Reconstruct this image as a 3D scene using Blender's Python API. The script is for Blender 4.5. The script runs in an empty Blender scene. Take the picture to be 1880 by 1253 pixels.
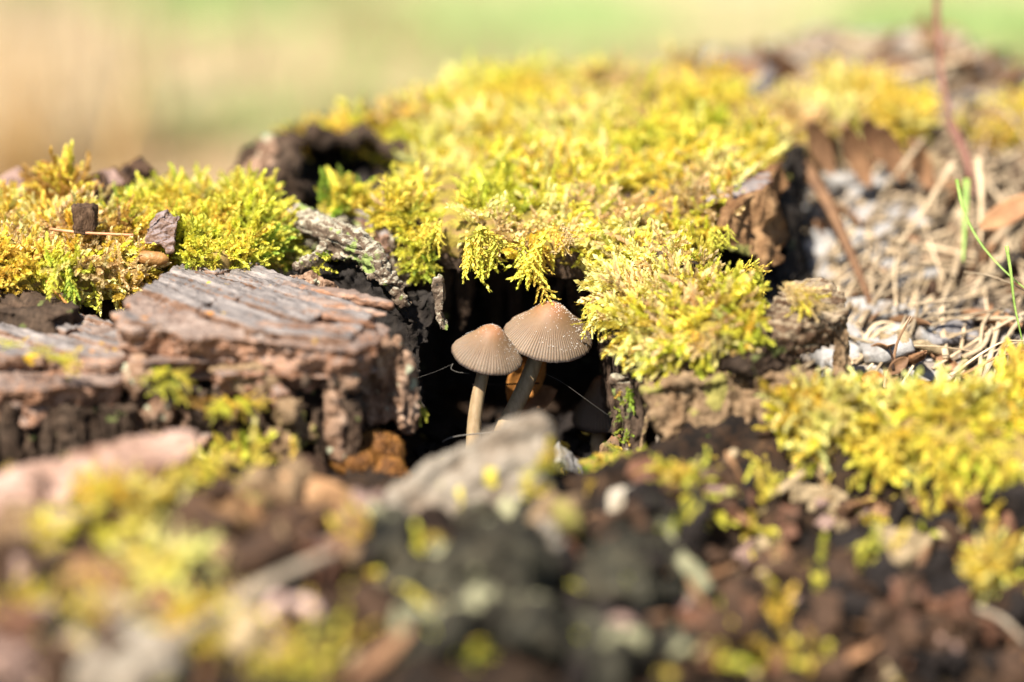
import bpy, math, random
import numpy as np
from mathutils import Vector, Matrix

random.seed(7)
RNG = np.random.default_rng(11)
U = 0.01                      # everything below is laid out in centimetres
SC = bpy.context.scene
COL = SC.collection

# ------------------------------------------------------------------ camera
TH = math.radians(20.0)       # pitch below the horizontal
DF = 80.0                     # focus distance, cm
LENS = 100.0
FPX = LENS / 36.0 * 1880.0
S_, C_ = math.sin(TH), math.cos(TH)
FWD = np.array([0, C_, -S_]); UP = np.array([0, S_, C_]); RIGHT = np.array([1.0, 0, 0])
CAM = -FWD * DF
cam = bpy.data.cameras.new('camera'); cam_o = bpy.data.objects.new('camera', cam); COL.objects.link(cam_o)
cam_o.location = Vector(CAM * U); cam_o.rotation_euler = (math.pi / 2 - TH, 0, 0)
cam.lens = LENS; cam.sensor_width = 36.0; cam.clip_start = 0.01; cam.clip_end = 500.0
cam.dof.use_dof = True; cam.dof.focus_distance = DF * U; cam.dof.aperture_fstop = 2.9
SC.camera = cam_o

# ------------------------------------------------------------------ light
SUN_AZ, SUN_EL = math.radians(218), math.radians(58)      # azimuth clockwise from +Y
SUND = Vector((math.sin(SUN_AZ) * math.cos(SUN_EL), math.cos(SUN_AZ) * math.cos(SUN_EL), math.sin(SUN_EL)))
w = bpy.data.worlds.new('World'); SC.world = w; w.use_nodes = True
nt = w.node_tree; nt.nodes.clear()
sky = nt.nodes.new('ShaderNodeTexSky'); sky.sky_type = 'NISHITA'; sky.sun_disc = False
sky.sun_elevation = SUN_EL; sky.sun_rotation = SUN_AZ
bg = nt.nodes.new('ShaderNodeBackground'); bg.inputs[1].default_value = 0.065
wo = nt.nodes.new('ShaderNodeOutputWorld')
nt.links.new(sky.outputs[0], bg.inputs[0]); nt.links.new(bg.outputs[0], wo.inputs[0])
sun = bpy.data.lights.new('sun', 'SUN'); sun.energy = 5.0; sun.angle = math.radians(0.53); sun.color = (1.0, 0.95, 0.87)
sun_o = bpy.data.objects.new('sun', sun); COL.objects.link(sun_o)
sun_o.rotation_euler = (-SUND).to_track_quat('-Z', 'Y').to_euler(); sun_o.location = (0, 0, 3)
SC.view_settings.view_transform = 'Standard'; SC.view_settings.look = 'None'
SC.view_settings.exposure = 1.42; SC.view_settings.gamma = 1.0; SC.view_settings.use_curve_mapping = False
SC.render.engine = 'CYCLES'
SC.cycles.use_denoising = True; SC.cycles.max_bounces = 6; SC.cycles.diffuse_bounces = 3
SC.cycles.transmission_bounces = 3; SC.cycles.transparent_max_bounces = 4
SC.cycles.sample_clamp_indirect = 4.0

# ------------------------------------------------------------------ placing
def P(x, y, d):
    "photograph position and distance behind (+) the focal plane -> world, cm"
    D = DF + d
    return CAM + FWD * D + RIGHT * ((x - 940) / FPX * D) + UP * ((626.5 - y) / FPX * D)
def PZ(x, y, z):
    k = (626.5 - y) / FPX
    return P(x, y, (z - C_ * k * DF) / (-S_ + C_ * k))
def PP(l): return [P(*q) for q in l]
def PL(l, z): return [PZ(x, y, z) for x, y in l]
def unit(v): v = np.asarray(v, float); return v / (np.linalg.norm(v) + 1e-12)
def depth(p): return (np.asarray(p) - CAM) @ FWD - DF

# ------------------------------------------------------------------ noise
def _h(i, j, k, s):
    n = (i * 374761393 + j * 668265263 + k * 2147483647 + s * 1274126177) & 0xFFFFFFFF
    n = ((n ^ (n >> 13)) * 1274126177) & 0xFFFFFFFF
    n = ((n ^ (n >> 16)) * 2246822519) & 0xFFFFFFFF
    return ((n ^ (n >> 15)) & 0xFFFFFF) / float(0xFFFFFF) * 2 - 1
def vnoise(p, seed=0):
    p = np.asarray(p, float); i = np.floor(p).astype(np.int64); f = p - i
    f = f * f * f * (f * (f * 6 - 15) + 10)
    r = 0
    for a in (0, 1):
        for b in (0, 1):
            for c in (0, 1):
                wgt = (f[:, 0] if a else 1 - f[:, 0]) * (f[:, 1] if b else 1 - f[:, 1]) * (f[:, 2] if c else 1 - f[:, 2])
                r = r + wgt * _h(i[:, 0] + a, i[:, 1] + b, i[:, 2] + c, seed)
    return r
def fbm(p, octv=4, seed=0, gain=.5):
    r = 0; a = 1.0; p = np.asarray(p, float)
    for o in range(octv):
        r = r + a * vnoise(p + 17.3 * o, seed + o * 31); p = p * 2.03; a *= gain
    return r

# ------------------------------------------------------------------ meshes
def mk_mesh(name, V, F, mat=None, smooth=True, col=None, origin=(0, 0, 0)):
    "V (n,3) cm; F an (m,3)/(m,4) array or a list of lists"
    me = bpy.data.meshes.new(name)
    V = (np.asarray(V, float) - np.asarray(origin)) * U
    if isinstance(F, np.ndarray):
        n = F.shape[1]; m = len(F)
        me.vertices.add(len(V)); me.vertices.foreach_set('co', V.astype(np.float32).ravel())
        me.loops.add(m * n); me.loops.foreach_set('vertex_index', F.astype(np.int32).ravel())
        me.polygons.add(m); me.polygons.foreach_set('loop_start', np.arange(0, m * n, n, dtype=np.int32))
        me.update(calc_edges=True)
    else:
        me.from_pydata([tuple(v) for v in V], [], [tuple(f) for f in F])
    if smooth: me.polygons.foreach_set('use_smooth', np.ones(len(me.polygons), bool))
    if col is not None:
        a = me.color_attributes.new('Col', 'FLOAT_COLOR', 'POINT')
        c = np.ones((len(V), 4), np.float32); c[:, :3] = col; a.data.foreach_set('color', c.ravel())
    if mat is not None: me.materials.append(mat)
    me.update()
    return me
def oloc(o): return np.array(o['_loc'])
LOCS = {}
def tag(o, label, cat, group=None, kind=None):
    if label: o['label'] = label
    if cat: o['category'] = cat
    if group: o['group'] = group
    if kind: o['kind'] = kind
    return o
def thing(name, loc, label, cat, group=None):
    o = bpy.data.objects.new(name, None); COL.objects.link(o); o.empty_display_size = .01
    o.location = Vector(np.asarray(loc) * U); LOCS[o.name] = np.asarray(loc, float)
    return tag(o, label, cat, group)
def wloc(o):
    return LOCS.get(o.name, np.zeros(3)) if o is not None else np.zeros(3)
def obj(name, V, F, mat, parent=None, col=None, smooth=True, base=None):
    "a mesh object: under its parent, or top-level with its origin at its base"
    V = np.asarray(V, float)
    if parent is not None: org = wloc(parent)
    else:
        org = np.array([V[:, 0].mean(), V[:, 1].mean(), V[:, 2].min()]) if base is None else np.asarray(base)
    o = bpy.data.objects.new(name, mk_mesh(name, V, F, mat, smooth, col, org)); COL.objects.link(o)
    if parent is not None: o.parent = parent; LOCS[o.name] = org
    else: o.location = Vector(org * U); LOCS[o.name] = org
    return o
def inst(name, me, pos, R, scale, parent=None):
    "an object on shared mesh data; R 3x3, scale scalar or 3"
    o = bpy.data.objects.new(name, me); COL.objects.link(o)
    sc = np.ones(3) * scale
    M = Matrix.Identity(4)
    A = np.asarray(R) * sc[None, :]
    loc = (np.asarray(pos) - (wloc(parent) if parent is not None else 0)) * U
    for i in range(3):
        for j in range(3): M[i][j] = A[i, j]
        M[i][3] = loc[i]
    if parent is not None: o.parent = parent
    o.matrix_basis = M
    return o

# closed primitives (V, F) in cm
def prism(top, vec, taper=1.0):
    top = np.asarray(top, float); n = len(top); c = top.mean(0)
    bot = c + (top - c) * taper + np.asarray(vec, float)
    V = np.vstack([top, bot])
    F = [list(range(n)), list(range(2 * n - 1, n - 1, -1))] + [[i, n + i, n + (i + 1) % n, (i + 1) % n] for i in range(n)]
    return V, F
def box(c, X, Y, Z):
    c, X, Y, Z = (np.asarray(q, float) for q in (c, X, Y, Z))
    return prism([c - X - Y + Z, c + X - Y + Z, c + X + Y + Z, c - X + Y + Z], -2 * Z)
def frames(pts):
    pts = np.asarray(pts, float); t = np.gradient(pts, axis=0); t /= np.linalg.norm(t, axis=1)[:, None] + 1e-12
    ref = np.array([0, 0, 1.0]) if abs(t[0][2]) < .9 else np.array([1.0, 0, 0])
    N = []; n = unit(np.cross(t[0], ref))
    for k in range(len(pts)):
        n = unit(n - t[k] * (n @ t[k])); N.append(n)
    N = np.array(N); return t, N, np.cross(t, N)
def resample(pts, m):
    pts = np.asarray(pts, float); s = np.r_[0, np.cumsum(np.linalg.norm(np.diff(pts, axis=0), axis=1))]
    q = np.linspace(0, s[-1], m)
    out = np.stack([np.interp(q, s, pts[:, i]) for i in range(pts.shape[1])], 1)
    for _ in range(2):
        o2 = out.copy(); o2[1:-1] = (out[:-2] + 2 * out[1:-1] + out[2:]) / 4; out = o2
    return out
def tube(pts, rad, n=8, flat=1.0, twist=0.0):
    pts = np.asarray(pts, float); m = len(pts); r = np.ones(m) * rad if np.isscalar(rad) else np.asarray(rad, float)
    t, N, B = frames(pts); a = np.arange(n) / n * 2 * math.pi + twist
    V = (pts[:, None, :] + r[:, None, None] * (np.cos(a)[None, :, None] * N[:, None, :] + flat * np.sin(a)[None, :, None] * B[:, None, :])).reshape(-1, 3)
    F = [[k * n + i, k * n + (i + 1) % n, (k + 1) * n + (i + 1) % n, (k + 1) * n + i] for k in range(m - 1) for i in range(n)]
    F += [list(range(n))[::-1], [(m - 1) * n + i for i in range(n)]]
    return V, F
def ellipsoid(c, X, Y, Z, n=14, m=9):
    c, X, Y, Z = (np.asarray(q, float) for q in (c, X, Y, Z))
    V = [c + Z]; F = []
    for j in range(1, m):
        p = math.pi * j / m
        for i in range(n):
            a = 2 * math.pi * i / n
            V.append(c + math.sin(p) * (math.cos(a) * X + math.sin(a) * Y) + math.cos(p) * Z)
    V.append(c - Z); L = len(V) - 1
    F += [[0, 1 + i, 1 + (i + 1) % n] for i in range(n)]
    for j in range(m - 2):
        for i in range(n):
            a = 1 + j * n + i; b = 1 + j * n + (i + 1) % n
            F.append([a, a + n, b + n, b])
    F += [[L, 1 + (m - 2) * n + (i + 1) % n, 1 + (m - 2) * n + i] for i in range(n)]
    return np.array(V), F
def join(prims):
    V = []; F = []; o = 0
    for v, f in prims:
        V.append(v); F += [[q + o for q in g] for g in f]; o += len(v)
    return np.vstack(V), F
def inpoly(X, Y, poly):
    poly = np.asarray(poly)[:, :2]; ins = np.zeros(X.shape, bool); n = len(poly)
    for i in range(n):
        x1, y1 = poly[i]; x2, y2 = poly[(i + 1) % n]
        c = ((y1 > Y) != (y2 > Y)) & (X < (x2 - x1) * (Y - y1) / (y2 - y1 + 1e-12) + x1); ins ^= c
    return ins
class RBF:
    def __init__(s, pts):
        s.p = np.asarray(pts, float); n = len(s.p); x = s.p[:, :2]
        A = np.linalg.norm(x[:, None] - x[None], axis=2) + np.eye(n) * -0.05
        Q = np.c_[np.ones(n), x]
        M = np.block([[A, Q], [Q.T, np.zeros((3, 3))]])
        s.w = np.linalg.solve(M, np.r_[s.p[:, 2], np.zeros(3)])
    def __call__(s, X, Y):
        q = np.stack([np.ravel(X), np.ravel(Y)], 1); r = np.zeros(len(q)); x = s.p[:, :2]
        for i in range(0, len(q), 20000):
            b = q[i:i + 20000]
            r[i:i + 20000] = np.linalg.norm(b[:, None] - x[None], axis=2) @ s.w[:-3] + s.w[-3] + b @ s.w[-2:]
        return r.reshape(np.shape(X))
def slab(outline, top, thick, res=.3):
    "closed solid: the top surface `top`, cut to an outline, `thick` deep"
    o = np.asarray(outline)[:, :2]; x0, y0 = o.min(0) - res; x1, y1 = o.max(0) + res
    xs = np.arange(x0, x1, res); ys = np.arange(y0, y1, res)
    X, Y = np.meshgrid(xs, ys, indexing='ij')
    cx, cy = X[:-1, :-1] + res / 2, Y[:-1, :-1] + res / 2
    ins = inpoly(cx, cy, o)
    Z = top(X, Y); T = thick(X, Y) if callable(thick) else thick
    n = X.size; nx, ny = X.shape
    V = np.vstack([np.c_[X.ravel(), Y.ravel(), Z.ravel()], np.c_[X.ravel(), Y.ravel(), (Z - T).ravel()]])
    F = []; idx = lambda i, j: i * ny + j
    for i, j in zip(*np.nonzero(ins)):
        a, b, c, d = idx(i, j), idx(i + 1, j), idx(i + 1, j + 1), idx(i, j + 1)
        F.append([a, b, c, d]); F.append([n + d, n + c, n + b, n + a])
        for (e, f, di, dj) in ((a, b, 0, -1), (b, c, 1, 0), (c, d, 0, 1), (d, a, -1, 0)):
            ii, jj = i + di, j + dj
            if not (0 <= ii < nx - 1 and 0 <= jj < ny - 1 and ins[ii, jj]): F.append([f, e, n + e, n + f])
    used = sorted({q for f in F for q in f}); mp = {q: k for k, q in enumerate(used)}
    return V[used], [[mp[q] for q in f] for f in F]
def remesh(prims, voxel):
    V, F = join(prims)
    me = bpy.data.meshes.new('tmp'); me.from_pydata([tuple(v) for v in V], [], F); me.update()
    o = bpy.data.objects.new('tmp', me); COL.objects.link(o)
    m = o.modifiers.new('r', 'REMESH'); m.mode = 'VOXEL'; m.voxel_size = voxel; m.adaptivity = 0
    e = o.evaluated_get(bpy.context.evaluated_depsgraph_get()); d = e.to_mesh()
    n = len(d.vertices); R = np.zeros(n * 3, np.float32); d.vertices.foreach_get('co', R)
    N = np.zeros(n * 3, np.float32); d.vertex_normals.foreach_get('vector', N)
    L = np.zeros(len(d.loops), np.int32); d.loops.foreach_get('vertex_index', L)
    e.to_mesh_clear(); bpy.data.objects.remove(o); bpy.data.meshes.remove(me)
    return R.reshape(-1, 3).astype(float), L.reshape(-1, 4).copy(), N.reshape(-1, 3).astype(float)
def wood_disp(grain=(0, 0, 1), amp=.12, sc=1.6, crack=.12, csc=1.3, rough=.04, seed=1, comp=.88):
    g = unit(grain)
    def f(p, n):
        q = p - np.outer(p @ g, g) * comp
        d = amp * fbm(q * sc, 3, seed) + rough * fbm(p * 5.5, 3, seed + 5) - .9 * rough * np.abs(vnoise(q * 6.5, seed + 6)) - .5 * rough * np.abs(vnoise(q * 13, seed + 7))
        if crack:
            a = vnoise(q * csc, seed + 9); b = vnoise(q * csc * 2.3 + 7, seed + 10)
            d = d - crack * np.exp(-(a / .07) ** 2) - .5 * crack * np.exp(-(b / .09) ** 2)
        return d
    return f
def lump(name, prims, voxel, disp, mat, parent=None, smooth_it=1, **k):
    V, F, N = remesh(prims, voxel)
    if disp is not None: V = V + N * disp(V, N)[:, None]
    o = obj(name, V, F, mat, parent, **k)
    o['_n'] = len(F); del o['_n']
    return o, V, F, N

# ------------------------------------------------------------------ materials
class NT:
    def __init__(s, name):
        s.m = bpy.data.materials.new(name); s.m.use_nodes = True; s.t = s.m.node_tree; s.t.nodes.clear()
        s.out = s.n('OutputMaterial')
    def n(s, ty, **kw):
        q = s.t.nodes.new('ShaderNode' + ty)
        for k, v in kw.items(): setattr(q, k, v)
        return q
    def l(s, a, b): s.t.links.new(a, b)
    def put(s, sock, v):
        if isinstance(v, bpy.types.NodeSocket): s.l(v, sock)
        elif isinstance(v, (tuple, list)) and len(v) == 3 and sock.type == 'RGBA': sock.default_value = (*v, 1)
        else: sock.default_value = v
    def coord(s, scale=(1, 1, 1), rot=(0, 0, 0)):
        g = s.n('NewGeometry'); m = s.n('Mapping'); s.l(g.outputs['Position'], m.inputs[0])
        m.vector_type = 'POINT'
        m.inputs['Rotation'].default_value = rot
        v = s.n('VectorMath', operation='MULTIPLY'); s.l(m.outputs[0], v.inputs[0])
        v.inputs[1].default_value = tuple(100 * q for q in scale)
        return v.outputs[0]
    def noise(s, vec, scale=1., detail=4., rough=.55, dist=0.):
        q = s.n('TexNoise'); s.l(vec, q.inputs['Vector']); q.inputs['Scale'].default_value = scale
        q.inputs['Detail'].default_value = detail; q.inputs['Roughness'].default_value = rough; q.inputs['Distortion'].default_value = dist
        return q.outputs['Fac']
    def ramp(s, fac, stops):
        q = s.n('ValToRGB'); s.l(fac, q.inputs[0]); e = q.color_ramp.elements
        while len(e) < len(stops): e.new(.5)
        for k, (p, c) in enumerate(stops): e[k].position = p; e[k].color = (*c, 1) if len(c) == 3 else c
        return q.outputs[0]
    def step(s, fac, a, b):
        q = s.n('MapRange'); s.put(q.inputs[0], fac); q.inputs[1].default_value = a; q.inputs[2].default_value = b
        q.interpolation_type = 'SMOOTHSTEP'; return q.outputs[0]
    def mix(s, f, a, b, mode='MIX'):
        q = s.n('Mix', data_type='RGBA', blend_type=mode); s.put(q.inputs[0], f); s.put(q.inputs[6], a); s.put(q.inputs[7], b)
        return q.outputs[2]
    def math(s, op, a, b=0.):
        q = s.n('Math', operation=op); s.put(q.inputs[0], a); s.put(q.inputs[1], b); return q.outputs[0]
    def pbr(s, color, rough=.85, spec=.2, bump=None, bstr=.5, bdist=.0006, sss=0., trans=0., tcol=None):
        b = s.n('BsdfPrincipled'); s.put(b.inputs['Base Color'], color); s.put(b.inputs['Roughness'], rough)
        b.inputs['Specular IOR Level'].default_value = spec
        if sss: b.inputs['Subsurface Weight'].default_value = sss; b.inputs['Subsurface Radius'].default_value = (.004, .002, .001); b.inputs['Subsurface Scale'].default_value = .6
        if bump is not None:
            q = s.n('Bump'); q.inputs['Strength'].default_value = bstr; q.inputs['Distance'].default_value = bdist
            s.l(bump, q.inputs['Height']); s.l(q.outputs[0], b.inputs['Normal'])
        if trans:
            t = s.n('BsdfTranslucent'); s.put(t.inputs[0], tcol if tcol is not None else color)
            x = s.n('MixShader'); x.inputs[0].default_value = trans; s.l(b.outputs[0], x.inputs[1]); s.l(t.outputs[0], x.inputs[2]); s.l(x.outputs[0], s.out.inputs[0])
        else: s.l(b.outputs[0], s.out.inputs[0])
        return s.m
def mat_wood(name, ramp, top=None, topamt=.7, grain=(0, 0, 0), stretch=(1, 1, 1), spots=(), bstr=.6, rough=.9, scale=1.5):
    """ramp: dark->light wood colours; top: weathered colours of upward faces; spots: (colour, scale, threshold)"""
    t = NT(name); v = t.coord(stretch, grain); iso = t.coord()
    n1 = t.noise(v, scale, 6, .62, .4); n2 = t.noise(v, scale * 4.5, 5, .6); n3 = t.noise(iso, .8, 4, .6)
    f = t.math('ADD', t.math('MULTIPLY', n1, .6), t.math('MULTIPLY', n2, .4))
    n = len(ramp); c = t.ramp(f, [(.30 + .40 * k / (n - 1), q) for k, q in enumerate(ramp)])
    c = t.mix(t.step(n3, .35, .68), c, t.mix(1.0, c, (.62, .55, .5), 'MULTIPLY'))
    if top is not None:
        g = t.n('NewGeometry'); sx = t.n('SeparateXYZ'); t.l(g.outputs['True Normal'], sx.inputs[0])
        w_ = t.math('ADD', sx.outputs[2], t.math('MULTIPLY', t.math('SUBTRACT', n1, .5), 1.1))
        c2 = t.ramp(f, [(.32 + .36 * k / (len(top) - 1), q) for k, q in enumerate(top)])
        c = t.mix(t.math('MULTIPLY', t.step(w_, .35, .8), topamt), c, c2)
    for k, (sc_, s_, th) in enumerate(spots):
        q = t.noise(t.coord((1, 1, 1), (k * .7, k * .4, 0)), s_, 3, .5)
        c = t.mix(t.step(q, th, th + .05), c, sc_)
    h = t.math('ADD', n2, t.math('MULTIPLY', t.noise(iso, 9, 4, .7), .6))
    return t.pbr(c, rough, .15, h, bstr, .0012)
def mat_plain(name, a, b, scale=2., rough=.8, spec=.2, trans=0., bstr=.4, stretch=(1, 1, 1), c3=None, rnd=.0):
    t = NT(name); v = t.coord(stretch); n1 = t.noise(v, scale, 5, .6); n2 = t.noise(v, scale * 6, 4, .6)
    c = t.ramp(n1, [(.3, a), (.68, b)])
    if c3 is not None: c = t.mix(t.step(t.noise(v, scale * .7, 3), .52, .6), c, c3)
    c = t.mix(.35, c, t.mix(1.0, c, t.ramp(n2, [(.3, (.5, .5, .5)), (.7, (1.4, 1.4, 1.4))]), 'MULTIPLY'))
    if rnd:
        o = t.n('ObjectInfo'); k = t.math('ADD', t.math('MULTIPLY', o.outputs['Random'], 2 * rnd), 1 - rnd)
        cc = t.n('CombineColor'); [t.l(k, cc.inputs[i]) for i in range(3)]
        c = t.mix(1.0, c, cc.outputs[0], 'MULTIPLY')
    return t.pbr(c, rough, spec, n2, bstr, .0008, trans=trans)
def mat_attr(name, trans=.35, rough=.6, spec=.25, tboost=(1.15, 1.1, .75)):
    t = NT(name); a = t.n('Attribute', attribute_name='Col')
    return t.pbr(a.outputs['Color'], rough, spec, trans=trans, tcol=t.mix(1.0, a.outputs['Color'], tboost, 'MULTIPLY'))

M_moss = mat_attr('moss_leaf', .38)
M_mossbase = mat_plain('moss_base', (.10, .075, .015), (.33, .25, .04), 3.5, c3=(.20, .13, .04))
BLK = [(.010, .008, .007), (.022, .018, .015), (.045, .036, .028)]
M_shade = mat_wood('shade_dark_rotten_wood', BLK, stretch=(1, 1, .2), spots=[((.05, .055, .03), 1.3, .66)])  # near-black tone paints in the shade of cave, knot and gaps
M_dark = mat_wood('dark_wood', [(.014, .010, .007), (.052, .034, .022), (.13, .085, .055)], stretch=(1, 1, .2), spots=[((.10, .11, .035), 1.6, .64)])
M_brown = mat_wood('brown_wood', [(.045, .025, .015), (.16, .085, .05), (.34, .20, .13), (.48, .33, .24)], top=[(.06, .055, .055), (.19, .17, .16), (.36, .32, .30)], stretch=(.25, 1, 1), grain=(0, 0, .72), topamt=.85)
M_strata = mat_wood('layered_brown_wood', [(.05, .024, .013), (.24, .115, .06), (.46, .27, .175), (.58, .42, .32)], top=[(.04, .032, .028), (.13, .105, .09), (.25, .205, .17)], stretch=(.3, .3, 2.2), topamt=.8)
M_plate = mat_wood('grey_weathered_wood', [(.06, .035, .022), (.22, .13, .085), (.42, .28, .20)], top=[(.03, .026, .024), (.115, .10, .092), (.215, .185, .165), (.34, .29, .25)], stretch=(.22, 1, 1), grain=(0, 0, .72), topamt=.97, scale=2.6, spots=[((.50, .30, .02), 1.3, .675), ((.42, .17, .03), 1.5, .69)])
M_crumb = mat_wood('crumbly_pink_wood', [(.03, .018, .010), (.16, .09, .052), (.36, .235, .155), (.56, .44, .32)], scale=2.4, spots=[((.30, .30, .20), 2.0, .62)])
M_ridge = mat_wood('lichened_ridge_wood', [(.03, .022, .015), (.13, .09, .06), (.30, .24, .17)], top=[(.09, .08, .06), (.30, .27, .19), (.52, .47, .35)], topamt=.8, scale=2.2, spots=[((.20, .24, .07), 1.5, .56), ((.03, .025, .02), 2.1, .66)])
M_end = mat_wood('orange_brown_wood', [(.07, .035, .015), (.20, .11, .05), (.34, .21, .10)], stretch=(1.6, 1.6, .25), spots=[((.16, .15, .04), 1.1, .62)])
M_beige = mat_wood('pale_beige_wood', [(.07, .055, .04), (.22, .185, .14), (.42, .365, .285)], scale=1.2, spots=[((.55, .45, .06), .9, .68), ((.12, .12, .09), 1.1, .66)])
M_grey = mat_wood('grey_green_wood', [(.006, .0055, .004), (.028, .025, .017), (.11, .10, .065)], scale=.6, spots=[((.24, .225, .13), .55, .58), ((.004, .004, .003), .5, .62)])  # pale and black spots paint in lit highlights and dark gaps
M_pink = mat_wood('pinkish_bark', [(.10, .055, .035), (.30, .19, .14), (.52, .37, .30)], scale=1.2, stretch=(.5, 1, 1))
M_core = mat_wood('rotten_heartwood', [(.004, .003, .0025), (.010, .007, .005), (.034, .019, .010), (.10, .055, .027)], scale=1.1, spots=[((.32, .24, .04), .7, .66)])  # rotten wood, darkened to paint in shade under rim moss and in gaps
M_tan = mat_wood('tan_flaky_wood', [(.05, .035, .02), (.20, .13, .07), (.40, .29, .17)], scale=1.6, spots=[((.22, .19, .05), 1.0, .6)])

# ================================================================== SETTING
GZ = -17.0
def ground_h(X, Y):
    r = np.hypot(X, Y - 3)
    p = np.stack([np.ravel(X) * .03, np.ravel(Y) * .03, np.zeros(np.size(X))], 1)
    z = GZ + (1.6 * fbm(p, 3, 3)).reshape(np.shape(X)) * np.clip(1.5 - r / 3000, .2, 1)
    return z
def polar_grid(rs, n, cx=0, cy=3):
    a = np.arange(n) / n * 2 * math.pi
    X = cx + np.outer(rs, np.cos(a)); Y = cy + np.outer(rs, np.sin(a))
    m = len(rs)
    F = np.array([[k * n + i, (k + 1) * n + i, (k + 1) * n + (i + 1) % n, k * n + (i + 1) % n] for k in range(m - 1) for i in range(n)])
    return X, Y, F[:, ::-1]
rs = np.r_[np.linspace(3, 300, 110), np.geomspace(310, 40000, 30)]
X, Y, F = polar_grid(rs, 180)
def mat_ground():
    t = NT('meadow_ground'); v = t.coord()
    n1 = t.noise(v, .055, 5, .6); n2 = t.noise(v, .5, 5, .65); n3 = t.noise(v, .03, 3, .5)
    c = t.ramp(n1, [(.3, (.20, .115, .05)), (.45, (.33, .235, .13)), (.6, (.37, .28, .17)), (.75, (.33, .24, .09))])
    c = t.mix(t.step(n3, .48, .58), c, (.155, .215, .07))
    c = t.mix(.4, c, t.mix(1.0, c, t.ramp(n2, [(.3, (.45, .45, .45)), (.7, (1.4, 1.4, 1.4))]), 'MULTIPLY'))
    return t.pbr(c, .95, .1, n2, .4, .002)
o = obj('ground', np.c_[X.ravel(), Y.ravel(), ground_h(X, Y).ravel()], F, mat_ground(), base=(0, 0, GZ)); o['kind'] = 'structure'

# right-hand bank of litter
BK = PP([(1560, 705, 1.3), (1700, 700, 1.3), (1900, 690, 0.9), (1500, 560, 5.6), (1700, 550, 5.6), (1900, 540, 5.6), (1480, 430, 8.6), (1700, 420, 8.6), (1900, 400, 8.6),
         (1460, 300, 10.6), (1700, 280, 11.6), (1900, 250, 12.6), (1400, 200, 14.6), (1600, 170, 15.6), (1900, 150, 17.6), (1300, 120, 19.6), (1500, 70, 21.6), (1650, 55, 22.6), (1850, 105, 20.6),
         (1150, 115, 22.6), (1200, 300, 13.6)])
BK += [np.array(q, float) for q in [(19, 1, -3), (22, 8, -1), (26, 16, -2), (20, 28, -2), (10, 32, -3), (30, 5, -12), (34, 20, -15), (24, 36, -16), (8, 40, -16), (22, -6, -10), (12, -3, -6), (14, -8, -12), (40, 0, -17), (40, 40, -18), (-2, 34, -14), (0, 26, -6), (5, 1, -7), (5, 12, -4)]]
bank_z0 = RBF(BK)
def bank_z(X, Y):
    p = np.stack([np.ravel(X), np.ravel(Y), np.zeros(np.size(X))], 1)
    return bank_z0(X, Y) + (.45 * fbm(p * .45, 4, 77)).reshape(np.shape(X))
xs = np.arange(3, 40, .22); ys = np.arange(-9, 40, .22); X, Y = np.meshgrid(xs, ys, indexing='ij'); ny = len(ys)
Z = np.maximum(bank_z(X, Y), GZ - 2)
F = np.array([[i * ny + j, (i + 1) * ny + j, (i + 1) * ny + j + 1, i * ny + j + 1] for i in range(len(xs) - 1) for j in range(ny - 1)])
M_soil = mat_plain('litter_soil', (.06, .042, .028), (.22, .16, .10), 1.2, c3=(.30, .255, .21))
o = obj('bank', np.c_[X.ravel(), Y.ravel(), Z.ravel()], F, M_soil, base=(15, 5, -10)); o['kind'] = 'structure'

# ================================================================== THE STUMP
STUMP = thing('tree_stump', (0, 2, GZ), 'rotten hollow tree stump with cracked grey-brown wood and a dark cavity', 'stump')
CP = PP([(100, 860, -4.5), (300, 860, -3.6), (480, 870, -3.4), (600, 880, -3.2), (700, 930, -3), (0, 880, -5),
         (0, 960, -9), (200, 900, -8.5), (350, 900, -8), (500, 930, -8), (620, 930, -8), (0, 1080, -12), (200, 1050, -12), (400, 1050, -12), (600, 1050, -11.5),
         (0, 1250, -16), (250, 1250, -16), (500, 1250, -16), (720, 1250, -15.5), (720, 1100, -11.5), (950, 1250, -15), (900, 1050, -11), (1050, 1080, -11),
         (1150, 1250, -14), (1150, 1050, -10.5), (1100, 930, -8), (1150, 860, -5.5), (1250, 840, -4.5), (1000, 920, -6),
         (1300, 1000, -7), (1400, 1200, -10), (1300, 1120, -9.5), (1450, 950, -5), (1550, 1000, -6), (1700, 1000, -6.5), (1850, 950, -6), (1550, 1150, -9), (1700, 1200, -10), (1880, 1200, -10), (1880, 1080, -8.5),
         (1350, 850, -4), (1500, 850, -4.2), (1700, 880, -4.6), (1880, 900, -4.8), (1280, 760, -2.8), (1450, 740, -2.6), (1650, 760, -3), (1850, 760, -3)])
CP += [np.array(q, float) for q in [(-4, -2.5, -4.4), (-2, -3, -4.6), (0, -3.2, -4.6), (2, -2.5, -4.6), (-3.5, 0, -4.2), (-1, 1, -4), (1, 1, -4), (3, 0, -3.8), (-3, 4, -4), (0, 5, -4), (3, 4, -4), (-6, 3, -3.5), (6, 3, -4),
        (-9, 0, -.6), (-13, 0, -.6), (-9, 4, .4), (-13, 4, .4), (-9, 9, 0), (-14, 8, -1.5), (-6, 9, -1), (0, 12, -1), (6, 12, -1), (0, 18, -1), (-8, 14, -1), (8, 5, -2), (10, 2, -1.5), (9, -1, -1.0), (11, -2, -1.4),
        (0, -22, -3.5), (-14, -22, -3.5), (12, -20, -7), (-20, -14, -4), (-20, 0, -3), (20, -14, -8), (19, -6, -4.5), (0, -28, -9), (-8, 22, -6), (4, 24, -6)]]
core_z0 = RBF(CP)
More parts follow.
